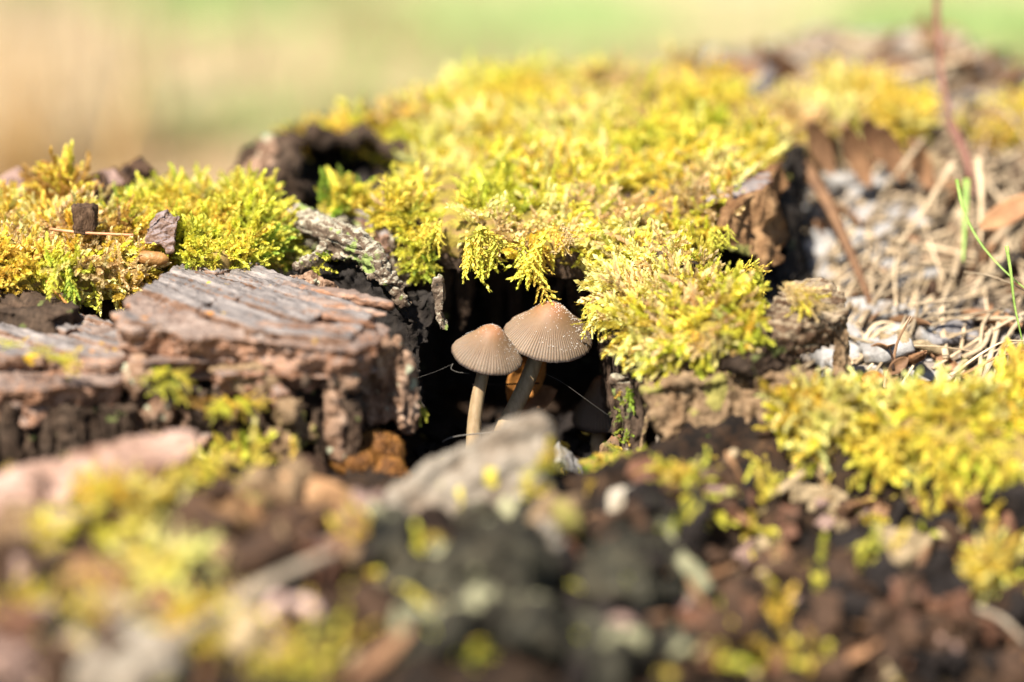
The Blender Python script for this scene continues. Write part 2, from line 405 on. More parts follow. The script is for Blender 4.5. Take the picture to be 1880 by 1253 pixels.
def core_z(X, Y):
    p = np.stack([np.ravel(X), np.ravel(Y), np.zeros(np.size(X))], 1)
    fr = np.clip((-3 - Y) / 4, 0, 1)
    z = core_z0(X, Y) + ((.30 + .55 * fr.ravel()) * fbm(p * .55, 5, 41, .55)).reshape(np.shape(X))
    r = np.hypot((X + 0) / 23, (Y + 3) / 28); e = np.clip((r - .93) / .14, 0, 1)
    return z * (1 - e ** 2) + (GZ - 2) * e ** 2
xs = np.arange(-25, 25, .15); ys = np.arange(-33, 27, .17); X, Y = np.meshgrid(xs, ys, indexing='ij'); ny = len(ys)
Z = core_z(X, Y)
I, J = np.meshgrid(np.arange(len(xs) - 1), np.arange(ny - 1), indexing='ij'); I = I.ravel(); J = J.ravel()
F = np.stack([I * ny + J, (I + 1) * ny + J, (I + 1) * ny + J + 1, I * ny + J + 1], 1)
F = F[Z.ravel()[F].max(1) > GZ - 1.9]
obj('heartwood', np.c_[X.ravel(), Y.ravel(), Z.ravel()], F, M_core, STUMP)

# ---- left block: a slab of cracked plates over a recessed body
GR = unit([.80, -.60, 0]); GP = np.array([-GR[1], GR[0], 0])       # grain and cross-grain of the weathered top
ZT = 1.9
top_out = PL([(222, 596), (246, 548), (325, 490), (420, 462), (470, 470), (548, 502), (552, 520), (640, 532), (722, 566), (700, 596), (672, 604), (655, 618), (430, 606)], ZT)
lump('block_body', [prism([p + np.array([0, .35, -1.0]) for p in PL([(235, 588), (260, 545), (330, 500), (430, 475), (540, 515), (640, 560), (660, 596)], ZT)], (0, 0, -6))], .11,
     wood_disp((0, 0, 1), .28, .9, .25, .8, .08, 3), M_dark, STUMP)
def strata_disp(amp, seed, sc=3.0):
    def f(p, n):
        q = p * np.array([.35, .35, sc]); side = 1 - np.abs(n[:, 2])
        return side * amp * fbm(q, 3, seed) * 1.1 + .07 * fbm(p * 3.5, 4, seed + 3) + side * .36 * fbm(p * np.array([1.2, 1.2, .5]), 4, seed + 4) - (.3 + .7 * side) * .16 * np.abs(fbm(p * np.array([2.0, 2.0, 4.5]), 3, seed + 5)) + .035 * fbm(p * 10, 2, seed + 6)
    return f
lump('brown_slab', [prism([p + np.array([0, 0, -.26 - .07 * (p[0] + 7)]) for p in top_out], (0, .15, -.95), .97)], .052, strata_disp(.2, 12), M_strata, STUMP)
# plates between the cracks
def clip_poly(poly, outline):
    out = [np.asarray(p[:2], float) for p in poly]; o = [np.asarray(p[:2], float) for p in outline]
    A = sum(o[i][0] * o[(i + 1) % len(o)][1] - o[(i + 1) % len(o)][0] * o[i][1] for i in range(len(o)))
    if A < 0: o = o[::-1]
    for i in range(len(o)):
        a, b = o[i], o[(i + 1) % len(o)]; e = b - a; inp = out; out = []
        if not inp: break
        side = lambda q: e[0] * (q[1] - a[1]) - e[1] * (q[0] - a[0])
        for k in range(len(inp)):
            p, q = inp[k], inp[(k + 1) % len(inp)]; sp, sq = side(p), side(q)
            if sp >= 0: out.append(p)
            if sp * sq < 0: out.append(p + (q - p) * sp / (sp - sq))
    return out
def area(o): return abs(sum(o[i][0] * o[(i + 1) % len(o)][1] - o[(i + 1) % len(o)][0] * o[i][1] for i in range(len(o)))) / 2
def plates(hull, zt, parent, mat, seed, w0=.55, l0=2.4, gap=.04, thick=.42, name='wood_plate', gr=GR, vox=.055, jz=.10, amp=.05, slope=0.0):
    rnd = random.Random(seed); jag = lambda: rnd.uniform(-.07, .07); gp = np.array([-gr[1], gr[0], 0]); P2 = np.array(hull)
    us = P2 @ gr; vs = P2 @ gp; v = vs.min(); n = 0
    while v < vs.max():
        wd = w0 * rnd.uniform(.4, 1.7); u = us.min() - rnd.uniform(0, l0)
        while u < us.max():
            ln = l0 * rnd.uniform(.45, 1.7); g = gap * rnd.uniform(.6, 1.6); sk = rnd.uniform(-.25, .25)
            bend = rnd.uniform(-.05, .05)
            cell = [gr * (u + g) + gp * (v + g), gr * (u + ln / 2) + gp * (v + g + bend), gr * (u + ln - g) + gp * (v + g), gr * (u + ln - g + sk * wd * .5 + jag()) + gp * (v + wd * .5), gr * (u + ln - g + sk * wd) + gp * (v + wd - g), gr * (u + ln / 2) + gp * (v + wd - g + bend), gr * (u + g + sk * wd) + gp * (v + wd - g), gr * (u + g + sk * wd * .5 + jag()) + gp * (v + wd * .5)]
            c = clip_poly(cell, hull)
            if len(c) > 2 and area(c) > .06 and not (rnd.random() < .07):
                z = zt + rnd.uniform(-jz, jz * .6) + slope * (np.mean(c, 0)[0] + 7); tl = slope + rnd.uniform(-.04, .04)
                cm = np.mean(c, 0)
                top = [np.array([q[0], q[1], z + tl * (q[0] - cm[0])]) for q in c]
                lump(name, [prism(top, (0, 0, -thick))], vox, wood_disp(gr, amp, 2.4, .07, 2.0, .035, seed + n, .93), mat, parent); n += 1
            u += ln
        v += wd
def hull2(pts):
    p = sorted({(round(q[0], 4), round(q[1], 4)) for q in pts})
    def half(p):
        h = []
        for q in p:
            while len(h) > 1 and (h[-1][0] - h[-2][0]) * (q[1] - h[-2][1]) - (h[-1][1] - h[-2][1]) * (q[0] - h[-2][0]) <= 0: h.pop()
            h.append(q)
        return h
    a = half(p); b = half(p[::-1]); return [np.array([x, y, 0]) for x, y in a[:-1] + b[:-1]]
plates(hull2(PL([(226, 594), (246, 548), (325, 490), (420, 464), (548, 503), (690, 556), (640, 606), (430, 604)], ZT)), ZT, STUMP, M_plate, 21, .95, 3.2, .03, jz=.15, slope=-.07)
# splinters running out over the hollow
for k, (a, b, r) in enumerate([((520, 528), (722, 562), .30), ((540, 552), (712, 580), .26), ((560, 574), (692, 600), .30), ((470, 600), (662, 610), .28)]):
    p = resample([PZ(*a, ZT - .22), PZ((a[0] + b[0]) / 2, (a[1] + b[1]) / 2 - 3, ZT - .2), PZ(*b, ZT - .42)], 9)
    lump('splinter', [tube(p, np.linspace(r, r * .6, 9), 7, .8)], .05, wood_disp(p[-1] - p[0], .09, 2.2, .1, 2.0, .035, 60 + k), M_strata, STUMP)
# crumbling right end of the block and the broken face below the slab
def crumb_disp(a, s, seed):
    fz = np.array([1, 1, .38])
    return lambda p, n: a * (1 - 2.2 * np.abs(fbm(p * s * fz, 3, seed, .6))) * .9 + a * .6 * fbm(p * s * .6, 2, seed + 1) - .3 * a * np.abs(fbm(p * 4.5 * s * fz, 3, seed + 2, .7)) + .05 * fbm(p * 8, 3, seed + 3)
c0 = P(700, 640, -4.6)
lump('crumbling_corner', [prism(PP([(640, 632, -3.9), (740, 632, -3.7), (752, 648, -3.3), (745, 622, -2.5), (650, 618, -2.5)]), (0, .2, -2.2), 1.0),
     prism(PP([(560, 690, -3.3), (700, 690, -3.5), (735, 690, -2.7), (640, 680, -2.3)]), (-.5, .3, -1.45), .8),
     prism(PP([(535, 760, -2.7), (640, 760, -2.9), (650, 750, -2.1), (560, 745, -1.9)]), (-.3, .1, -1.9), .8)], .06, crumb_disp(.24, 1.3, 91), M_crumb, STUMP)
lump('crumbling_corner', [prism(PP([(700, 650, -3.3), (748, 655, -3.3), (762, 700, -2.9), (765, 790, -2.5), (745, 800, -2.7), (720, 740, -3.1)]), (-.1, .9, 0), .9)], .055, crumb_disp(.15, 1.8, 95), M_crumb, STUMP)
for k, (pl, z0, mt) in enumerate([([(236, 640), (330, 650), (420, 648), (430, 660), (250, 668)], 1.0, M_strata), ([(380, 672), (520, 660), (640, 655), (645, 668), (400, 690)], .75, M_strata), ([(250, 690), (350, 700), (360, 720), (260, 715)], .3, M_dark)]):
    lump('ledge', [prism(PL(pl, z0), (0, .3, -.7))], .055, strata_disp(.15, 120 + k), mt, STUMP)
for k in range(26):
    x = RNG.uniform(240, 640); y = RNG.uniform(665, 860); rr_ = RNG.uniform(.18, .45)
    lump('broken_wood', [ellipsoid(P(x, y, -4.1 + RNG.uniform(-.4, .3)), (rr_, 0, 0), (0, rr_, 0), (0, 0, rr_ * RNG.uniform(.6, 1.6)))], .06, crumb_disp(.2, 2.0, 1400 + k), (M_crumb, M_strata, M_dark, M_tan)[k % 4], STUMP)
# hanging brown flake under the overhang
fl = PP([(375, 680, -4.3), (470, 672, -4.5), (505, 700, -4.5), (520, 760, -4.3), (533, 800, -4.2), (505, 775, -4.2), (470, 735, -4.2), (420, 720, -4.2)])
lump('bark_flake', [prism(fl, (.1, .28, .05))], .06, wood_disp((.4, 0, -.9), .07, 2, .05, 2, .02, 130), M_tan, STUMP)
for k in range(14):
    x = 250 + k * 30 + RNG.uniform(-12, 12); y0 = RNG.uniform(690, 760)
    p = resample(PP([(x, y0, -3.9), (x + RNG.uniform(-12, 12), y0 + 70, -3.8), (x + RNG.uniform(-15, 15), y0 + 150, -3.8)]), 8)
    lump('wood_fibre', [tube(p, np.linspace(.3, .16, 8) * RNG.uniform(.7, 1.3), 7)], .07, wood_disp((0, 0, 1), .14, 1.5, .12, 1.5, .06, 140 + k), M_dark if k % 3 else M_crumb, STUMP)

# ---- far left: lower slab, plank and dark columns
lo = PL([(-160, 575), (-20, 548), (60, 552), (150, 572), (238, 598), (262, 632), (210, 650), (60, 652), (-160, 650)], 1.15)
lump('lower_slab', [prism([p + np.array([0, 0, -.14]) for p in lo], (0, .2, -.8), .97)], .06, strata_disp(.16, 160), M_strata, STUMP)
plates(hull2(lo), 1.15, STUMP, M_plate, 170, .62, 3.2, .05, .3, vox=.06)
lump('plank', [prism(PL([(-160, 690), (0, 684), (130, 668), (212, 664), (222, 692), (214, 704), (60, 712), (-160, 716)], .62), (0, .25, -1.15), .97)], .06, strata_disp(.13, 180, 1.6), M_strata, STUMP)
lump('rear_slab', [prism(PL([(-160, 500), (0, 490), (120, 505), (150, 560), (95, 585), (-20, 565), (-160, 570)], 1.5), (0, 0, -1.2)),
                   prism(PL([(120, 520), (235, 520), (250, 560), (150, 560)], .6), (0, 0, -1.2))], .09, wood_disp(GR, .13, 1.4, .2, 1.2, .05, 190), M_dark, STUMP)
for k in range(11):
    x = -60 + k * 29 + RNG.uniform(-8, 8)
    p = resample(PP([(x, 745, -4.5), (x + RNG.uniform(-8, 8), 800, -4.4), (x + RNG.uniform(-14, 14), 885, -4.5)]), 9)
    lump('wood_column', [tube(p, np.linspace(.42, .3, 9) * RNG.uniform(.8, 1.2), 8)], .08, wood_disp((0, 0, 1), .2, 1.2, .12, 1.2, .07, 200 + k), M_dark, STUMP)
for k, (x, y, d, r) in enumerate([(330, 560, -1.5, .2), (575, 524, .4, .35), (600, 528, .3, .25), (545, 515, .3, .22)]):
    lump('crumb_of_soil', [ellipsoid(P(x, y, d), (r, 0, 0), (0, r, 0), (0, 0, r * .8))], .05, crumb_disp(.12, 3.5, 220 + k), M_crumb, STUMP)

# ---- block behind: the mossy plateau with its overhang, back wall of the cave
PT = PP([(690, 392, 3.0), (740, 402, 2.2), (850, 428, 1.0), (1000, 446, .9), (1080, 444, 1.0), (1200, 440, 1.4), (1300, 425, 2.2), (1400, 345, 4.2), (1435, 290, 5.8),
         (800, 335, 4), (1000, 305, 5), (1200, 282, 5.6), (1350, 262, 7), (720, 260, 8.2), (900, 232, 9), (1100, 205, 10), (1300, 185, 11), (540, 232, 9.2), (700, 188, 12), (900, 138, 15), (1100, 112, 17.3), (1280, 128, 16.5)])
plat_z0 = RBF(PT)
def plat_z(X, Y): return plat_z0(X, Y) + .16 * np.sin(X * 1.3 + Y) + (.3 * fbm(np.stack([np.ravel(X), np.ravel(Y), 0 * np.ravel(X)], 1) * .5, 3, 50)).reshape(np.shape(X)) - .25
plat_out = PP([(700, 398, 2.9), (760, 408, 2.2), (850, 430, 1.3), (950, 440, 1.2), (1080, 444, 1.2), (1200, 440, 1.6), (1300, 425, 2.4), (1340, 385, 3.6), (1395, 305, 5.8), (1390, 225, 10), (1330, 150, 15), (1120, 110, 17.5), (900, 138, 15), (730, 190, 12), (690, 222, 10.6), (785, 300, 6.8), (765, 360, 4.5)])
plat_slab = slab(plat_out, plat_z, 1.0, .25)
lump('upper_wood', [plat_slab], .12, wood_disp((.3, 1, 0), .1, 1.2, .1, 1, .05, 230), M_dark, STUMP)
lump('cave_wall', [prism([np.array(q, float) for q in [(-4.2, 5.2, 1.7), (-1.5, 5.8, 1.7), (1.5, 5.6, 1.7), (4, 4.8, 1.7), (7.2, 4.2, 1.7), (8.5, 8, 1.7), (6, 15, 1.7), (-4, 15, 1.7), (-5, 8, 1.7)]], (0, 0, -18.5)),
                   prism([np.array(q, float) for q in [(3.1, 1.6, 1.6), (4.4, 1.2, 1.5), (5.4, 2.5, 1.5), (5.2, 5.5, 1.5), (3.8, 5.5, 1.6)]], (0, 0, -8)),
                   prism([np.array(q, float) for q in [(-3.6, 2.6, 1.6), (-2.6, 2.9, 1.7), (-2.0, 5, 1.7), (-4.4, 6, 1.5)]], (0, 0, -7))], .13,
     wood_disp((0, 0, 1), .4, .7, .4, .6, .1, 240), M_shade, STUMP)
for k, (x, y, d, h) in enumerate([(1040, 450, 2.6, 1.9), (1065, 470, 2.2, 2.2), (1000, 500, 4.2, 2), (905, 520, 4.6, 2.2), (845, 470, 2.6, 2.4), (812, 450, 2.6, 2.6), (780, 450, 2.8, 2.2), (950, 480, 4.4, 2.5)]):
    p = P(x, y, d)
    lump('hanging_wood', [tube(resample([p + [0, 0, .8], p + [RNG.uniform(-.1, .1), .1, -h / 2], p + [RNG.uniform(-.3, .3), .2, -h]], 8), np.linspace(.42, .2, 8), 8)], .075,
         wood_disp((0, 0, 1), .14, 1.8, .14, 1.5, .06, 250 + k), M_dark, STUMP)

# ---- hollow knot behind, left of the plateau
kn = lambda l: PP(l)
lump('hollow_knot', [tube(resample(kn([(455, 330, 8), (470, 290, 8.2), (520, 262, 8.4), (600, 245, 8.6), (690, 248, 8.4), (745, 280, 8), (765, 320, 7)]), 14), [.6, .5, .42, .36, .32, .3, .3, .3, .3, .32, .36, .4, .45, .5], 9),
     prism(kn([(440, 360, 8), (500, 380, 7.2), (545, 365, 6.8), (560, 330, 7.4), (500, 290, 8.4), (450, 310, 9)]), (0, .6, -3)),
     prism(kn([(480, 262, 9.2), (560, 240, 9.2), (700, 245, 9), (770, 300, 8), (740, 200, 12.5), (560, 228, 11.5)]), (0, .3, -.7))], .12, crumb_disp(.3, .9, 270), M_dark, STUMP)
lump('knot_hollow', [prism(kn([(500, 300, 11), (780, 290, 11), (790, 400, 10), (480, 420, 10)]), (0, 2, 0)), prism(kn([(560, 410, 5), (700, 410, 4), (760, 385, 8), (520, 390, 8)]), (0, 0, -4))], .15, crumb_disp(.35, .8, 275), M_shade, STUMP)
for k, (x, y, d, r) in enumerate([(480, 320, 7, .5), (520, 352, 6.4, .6), (530, 305, 7.4, .4), (455, 345, 7, .5), (700, 350, 9.5, .6), (498, 285, 8, .45)]):
    lump('broken_nub', [ellipsoid(P(x, y, d), (r, 0, 0), (0, r, 0), (0, 0, r * 1.2))], .09, crumb_disp(.25, 1.6, 280 + k), M_crumb if k in (0, 3, 5) else M_dark, STUMP)

# ---- ridge between block and plateau
rp = resample(PP([(548, 402, 3.0), (600, 428, 1.8), (655, 448, .9), (690, 476, .4), (712, 512, .2), (745, 560, .3)]), 16)
lump('ridge', [tube(rp, np.r_[np.linspace(.50, .42, 8), np.linspace(.42, .20, 8)], 8, 1.0),
     prism(PP([(580, 440, 1.4), (640, 452, .9), (690, 490, .3), (700, 522, .2), (670, 512, .3), (640, 480, .6), (590, 480, 1.3)]), (0.3, .5, .1))], .06,
     wood_disp(rp[9] - rp[2], .12, 1.7, .2, 1.7, .06, 300), M_ridge, STUMP)
lump('ridge_foot', [prism(PP([(640, 500, .8), (700, 525, .4), (740, 560, .3), (768, 590, .3), (775, 640, .4), (780, 760, .6), (640, 700, 1.0), (560, 600, 1.4), (540, 520, 1.6)]), (0, 1.0, 0)),
                    prism(PP([(740, 545, .9), (795, 548, .6), (800, 575, .6), (790, 640, .8), (760, 640, .8)]), (0, .9, 0))], .08, wood_disp((.4, 0, -1), .22, 1.3, .15, 1.2, .07, 310), M_shade, STUMP)
for k, (a, b, w_, h) in enumerate([((655, 372, 4.6), (722, 428, 2.3), .36, 1.4), ((690, 368, 4.4), (738, 438, 2.0), .30, 1.5), ((615, 385, 4.4), (668, 432, 2.8), .4, 1.2), ((575, 385, 4.8), (625, 405, 3.2), .45, 1.0)]):
    a, b = P(*a), P(*b); ax = (b - a) / 2; sd = unit(np.cross(ax, [0, 0, 1])) * w_
    lump('split_plank', [box((a + b) / 2 + [0, 0, -h / 2], ax, sd, (0, 0, h / 2))], .06, wood_disp(ax, .08, 2, .16, 1.8, .05, 320 + k), M_ridge if k else M_brown, STUMP)
lump('mossy_root', [tube(resample(PP([(545, 496, .8), (570, 478, .8), (600, 455, 1)]), 8), .16, 7)], .05, crumb_disp(.06, 3, 330), M_ridge, STUMP)
lump('upright_splinter', [prism(PP([(790, 528, -.1), (797, 510, -.1), (806, 503, -.1), (812, 508, -.1), (816, 524, -.1), (816, 545, -.1), (813, 560, -.1), (811, 580, -.1), (824, 600, 0), (822, 610, 0), (806, 608, 0), (797, 585, 0), (794, 555, 0)]), (.02, .34, 0), .9)], .035,
     wood_disp((0, 0, 1), .06, 3, .07, 2.5, .03, 333), M_ridge, STUMP)

# ---- right end of the plateau: brown log end and bark flake
lump('log_end', [prism(PP([(1322, 402, 2.1), (1365, 365, 2.6), (1412, 340, 3.1), (1424, 395, 3.1), (1400, 425, 2.9), (1418, 462, 3.0), (1432, 492, 3.0), (1402, 500, 2.8), (1378, 476, 2.6), (1345, 462, 2.3), (1318, 440, 2.1)]), (.6, 2.2, .2))], .08,
     wood_disp((.25, 0, 1), .16, 1.3, .16, 1.1, .05, 340), M_end, STUMP)
lump('dark_log', [prism(PP([(1415, 330, 5.2), (1450, 300, 6.0), (1462, 420, 5.4), (1470, 520, 4.6), (1440, 540, 4.2), (1425, 470, 4.6)]), (.4, 2, 0)), prism(PP([(1280, 450, 4.5), (1440, 480, 4.8), (1440, 600, 3.5), (1280, 620, 3.0)]), (0, 2, 0))], .1, wood_disp((0, 0, 1), .25, 1.1, .2, 1, .07, 345), M_shade, STUMP)
lump('bark_flake', [prism(PP([(1290, 348, 3.8), (1340, 326, 4.2), (1415, 311, 4.2), (1422, 328, 3.6), (1395, 346, 3.2), (1345, 362, 2.9), (1300, 374, 2.6)]), (0, .05, -.2))], .05, wood_disp((1, -.3, 0), .05, 2.2, .1, 2, .03, 347), M_brown, STUMP)

# ---- front-right ledge under the moss mound
M_ledge = mat_wood('pale_topped_wood', [(.03, .018, .012), (.10, .06, .035), (.24, .15, .085)], top=[(.07, .05, .03), (.21, .16, .10), (.38, .30, .20)], stretch=(.3, 1, 1), scale=3, topamt=.85)
lump('ledge_wood', [prism(PP([(1390, 590, -3.0), (1440, 520, -1.4), (1490, 508, -1.1), (1528, 512, -1.2), (1548, 535, -1.6), (1556, 570, -2.0), (1535, 592, -2.5), (1470, 606, -3.0), (1410, 622, -3.2)]), (0, .1, -.8), .97)], .05, wood_disp((.9, -.3, 0), .07, 2.2, .12, 2.0, .05, 350), M_ledge, STUMP)
lump('ledge_post', [prism(PP([(1526, 590, -2.3), (1558, 580, -2.0), (1562, 640, -1.9), (1568, 695, -2.0), (1530, 700, -2.4), (1532, 640, -2.4)]), (0, .7, 0))], .05, wood_disp((.1, 0, 1), .09, 2, .12, 2, .05, 351), M_tan, STUMP)
lump('ledge_post', [prism(PP([(1448, 605, -2.7), (1476, 605, -2.6), (1472, 690, -2.6), (1440, 700, -2.7)]), (0, .7, 0))], .05, wood_disp((.1, 0, 1), .09, 2, .12, 2, .05, 356), M_dark, STUMP)
lump('ledge_wood', [prism(PP([(1330, 650, -3.9), (1460, 622, -3.2), (1470, 660, -3.0), (1380, 694, -3.8)]), (0, .2, -.5))], .06, wood_disp((.9, 0, .3), .1, 2, .12, 1.8, .05, 353), M_dark, STUMP)
lump('face_wood', [prism(PP([(1500, 700, -3.2), (1420, 690, -3.6), (1240, 705, -3.6), (1180, 722, -3.2), (1240, 850, -3.4), (1460, 850, -3.4)]), (0, 1.2, 0))], .07,
     crumb_disp(.22, 1.2, 352), M_tan, STUMP)
lump('mound_wood', [prism(PP([(1085, 480, 1.0), (1190, 450, 1.0), (1330, 520, 0), (1440, 590, -2.6), (1370, 640, -3.2), (1240, 660, -3.0), (1140, 650, -1.8), (1085, 560, -.2)]), (0, .8, -3.6), .85)], .12, wood_disp((0, 0, 1), .2, 1, .2, 1, .07, 354), M_dark, STUMP)
for k, (pts, r, mt) in enumerate([([(1140, 690, -1.2), (1150, 740, -.9), (1158, 800, -.7), (1160, 850, -.8)], .26, M_ridge), ([(1175, 700, -1.4), (1180, 770, -1.1), (1165, 840, -1.2)], .3, M_dark),
                                  ([(1205, 722, -2.0), (1195, 755, -1.8), (1180, 800, -1.6), (1172, 850, -1.6)], .09, M_tan), ([(1215, 770, -2.0), (1208, 810, -1.9), (1200, 850, -1.9)], .08, M_beige), ([(1235, 720, -2.4), (1240, 780, -2.2), (1235, 850, -2.2)], .3, M_dark),
                                  ([(1128, 700, -.5), (1132, 760, -.3), (1130, 800, -.2)], .2, M_dark)]):
    p = resample(PP(pts), 10)
    lump('cave_strut', [tube(p, r * np.linspace(1, .8, 10), 8)], min(.06, r * .5), wood_disp((0, 0, 1), r * .35, 2.2, r * .4, 2, .03, 360 + k), mt, STUMP)
lump('broken_stub', [prism(PP([(1100, 822, -.6), (1118, 815, -.6), (1132, 822, -.6), (1140, 850, -.6), (1136, 880, -.7), (1100, 880, -.7)]), (.05, .4, 0))], .045, wood_disp((0, 0, 1), .05, 2.5, .06, 2, .03, 370), M_tan, STUMP)

# ---- foreground rim of the stump
lump('pale_wedge', [prism(PP([(684, 985, -9.0), (700, 915, -8.8), (790, 846, -8.4), (880, 806, -8.1), (945, 764, -8.0), (985, 762, -8.0), (1008, 800, -8.0), (1012, 870, -8.3), (985, 930, -8.7), (880, 945, -9), (790, 1000, -9.3), (720, 1040, -9.5)]), (.3, 1.1, -.4), .95)], .1,
     wood_disp((.8, .2, .5), .22, .9, .2, .8, .08, 380), M_beige, STUMP)
lump('dark_front', [prism(PP([(800, 985, -9.4), (900, 940, -9.2), (1010, 930, -8.8), (1060, 1000, -9.6), (1050, 1250, -12), (740, 1260, -12.5), (700, 1080, -10.5)]), (.1, 1.8, -.3)),
                    prism(PP([(1060, 990, -9.5), (1190, 960, -9.5), (1240, 1030, -9.8), (1230, 1200, -11.5), (1060, 1250, -12)]), (0, 1.6, -.3))], .13, crumb_disp(.55, .75, 385), M_grey, STUMP)
for k, (x, y, d, rx, rz, mt) in enumerate([(110, 1000, -11.2, 1.9, .8, M_tan), (40, 935, -10, 1.3, .7, M_pink), (430, 965, -9.8, 1.2, .7, M_end), (470, 1050, -11.6, 1.4, .8, M_tan), (600, 985, -9.6, 1.1, .7, M_end), (350, 1130, -13.6, 1.5, .8, M_tan),
        (100, 1190, -14.8, 1.7, .9, M_pink), (560, 1200, -14.2, 1.2, .9, M_grey), (210, 1110, -13.4, 1.4, .7, M_end), (660, 1060, -10.6, 1.0, 1.0, M_tan), (250, 1240, -15.5, 1.5, .8, M_beige), (500, 900, -8.4, 1.0, .5, M_tan)]):
    lump('front_rim_lump', [ellipsoid(P(x, y, d), (rx, .2, .15), (0, rx * .7, 0), (-.2, 0, rz))], .13, crumb_disp(.42, .8, 1450 + k), mt, STUMP)
for k, (x, y, d, rx, rz, mt) in enumerate([(830, 1110, -12, .75, 1.3, M_grey), (905, 1060, -11.6, .7, .9, M_pink), (1130, 1090, -11.5, .9, 1.2, M_grey), (985, 1020, -11, .5, .8, M_beige), (1030, 950, -10, .6, .6, M_tan), (870, 1180, -13, .8, .9, M_grey), (1180, 1180, -12, .7, .9, M_grey)]):
    lump('rotten_lump', [ellipsoid(P(x, y, d), (rx, 0, 0), (0, rx, 0), (0, 0, rz))], .12, crumb_disp(.35, 1.1, 390 + k), mt, STUMP)

# ================================================================== MOSS
def shoot_template(seed, nl=24, bend=.35, leaf=.19, spread=38, side=0, simple=False):
    "one moss shoot of unit length along +Z: a thin stem set with overlapping leaves; optional side shoots"
    r = np.random.default_rng(seed); V = []; F = []; C = []
    def one(p0, dir0, L, n, lf, bx, by):
        ts = np.linspace(0, 1, 7)
        side_v = unit(np.cross(dir0, [.3, .9, .2])); up_v = np.cross(side_v, dir0)
        path = np.array([p0 + dir0 * t * L + side_v * bx * t * t * L + up_v * by * t * t * L for t in ts])
        T, N, B = frames(path)
        a = np.arange(3) / 3 * 2 * math.pi; b = len(V)
        for k in range(0, 7, 2):
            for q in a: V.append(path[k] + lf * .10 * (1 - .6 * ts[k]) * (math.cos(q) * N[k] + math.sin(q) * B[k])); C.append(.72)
        for k in range(3):
            for i in range(3):
                A, D = b + k * 3 + i, b + k * 3 + (i + 1) % 3
                F.append((A, D, D + 3)); F.append((A, D + 3, A + 3))
        for k in range(n):
            t = (k + .6) / n; j = min(6, int(t * 6.001)); f = t * 6 - j
            p = path[min(j, 6)] * (1 - f) + path[min(j + 1, 6)] * f
            ang = k * 2.4 + r.uniform(-.4, .4); rad = math.cos(ang) * N[j] + math.sin(ang) * B[j]
            sp = math.radians(spread * (1.15 - .75 * t) + r.uniform(-9, 9))
            dv = T[j] * math.cos(sp) + rad * math.sin(sp)
            l = lf * L * (1.05 - .35 * t) * r.uniform(.8, 1.2); wv = np.cross(dv, rad); wv = unit(wv) * l * .30
            o = len(V)
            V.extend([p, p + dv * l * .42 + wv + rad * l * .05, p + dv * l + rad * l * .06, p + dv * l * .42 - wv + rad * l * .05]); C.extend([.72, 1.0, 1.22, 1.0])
            F.append((o, o + 1, o + 2)); F.append((o, o + 2, o + 3))
    one(np.zeros(3), np.array([0, 0, 1.0]), 1.0, nl, leaf, bend * r.uniform(-1, 1), bend * r.uniform(-.3, 1))
    for k in range(side):
        t = .18 + .6 * k / max(1, side); sgn = 1 if k % 2 else -1
        d = unit([sgn * r.uniform(.55, .9), r.uniform(-.35, .35), .8])
        one(np.array([0, 0, t]), d, r.uniform(.3, .5), max(6, nl // 2), leaf * 1.5, r.uniform(-.2, .2), r.uniform(-.1, .4))
    return np.array(V), np.array(F), np.array(C)
T_FINE = [shoot_template(500 + k, 22, .5, .29, 30) for k in range(4)] + [shoot_template(510 + k, 18, .45, .26, 30, side=2) for k in range(3)]
T_FROND = [shoot_template(530 + k, 30, .5, .15, 28, side=6) for k in range(4)]
T_LOW = [shoot_template(550 + k, 11, .5, .34, 28) for k in range(4)]
T_SHORT = [shoot_template(560 + k, 14, .3, .34, 48) for k in range(3)]
PAL = dict(yellow=(.81, .67, .105), lime=(.67, .65, .085), gold=(.78, .56, .095), tan=(.70, .52, .25), green=(.34, .44, .055), pale=(.88, .78, .29), rust=(.48, .28, .07))
def colours(pos, mixw, seed):
    "each shoot's own colour: patches of the moss's colours"
    keys = list(mixw); n = len(pos); r = np.random.default_rng(seed)
    W = np.stack([mixw[k] * np.exp(3.4 * fbm(pos * .5 + 31 * i, 3, seed + i) + .8 * r.normal(size=n)) for i, k in enumerate(keys)], 1)
    c = np.array([PAL[k] for k in keys])[W.argmax(1)]
    return c * r.uniform(.56, 1.22, (n, 1)) * (1 + r.normal(size=(n, 3)) * .05)
def basis(D, roll):
    D = D / np.linalg.norm(D, axis=1)[:, None]
    ref = np.where(np.abs(D[:, 2:3]) < .9, np.array([[0, 0, 1.0]]), np.array([[1.0, 0, 0]]))
    A = np.cross(ref, D); A /= np.linalg.norm(A, axis=1)[:, None]; B = np.cross(D, A)
    X = A * np.cos(roll)[:, None] + B * np.sin(roll)[:, None]; Y = np.cross(D, X)
    return np.stack([X, Y, D], 2)
def scatter_arrays(temps, pos, R, L, Cc, tid):
    Vs = []; Fs = []; Cs = []; off = 0
    for k, (tv, tf, tc) in enumerate(temps):
        m = np.nonzero(tid == k)[0]
        if not len(m): continue
        v = np.einsum('nij,vj->nvi', R[m], tv) * L[m][:, None, None] + pos[m][:, None, :]
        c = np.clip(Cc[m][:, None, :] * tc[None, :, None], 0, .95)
        f = tf[None] + (np.arange(len(m)) * len(tv))[:, None, None] + off
        Vs.append(v.reshape(-1, 3)); Fs.append(f.reshape(-1, 3)); Cs.append(c.reshape(-1, 3)); off += len(m) * len(tv)
    return np.vstack(Vs), np.vstack(Fs), np.vstack(Cs)
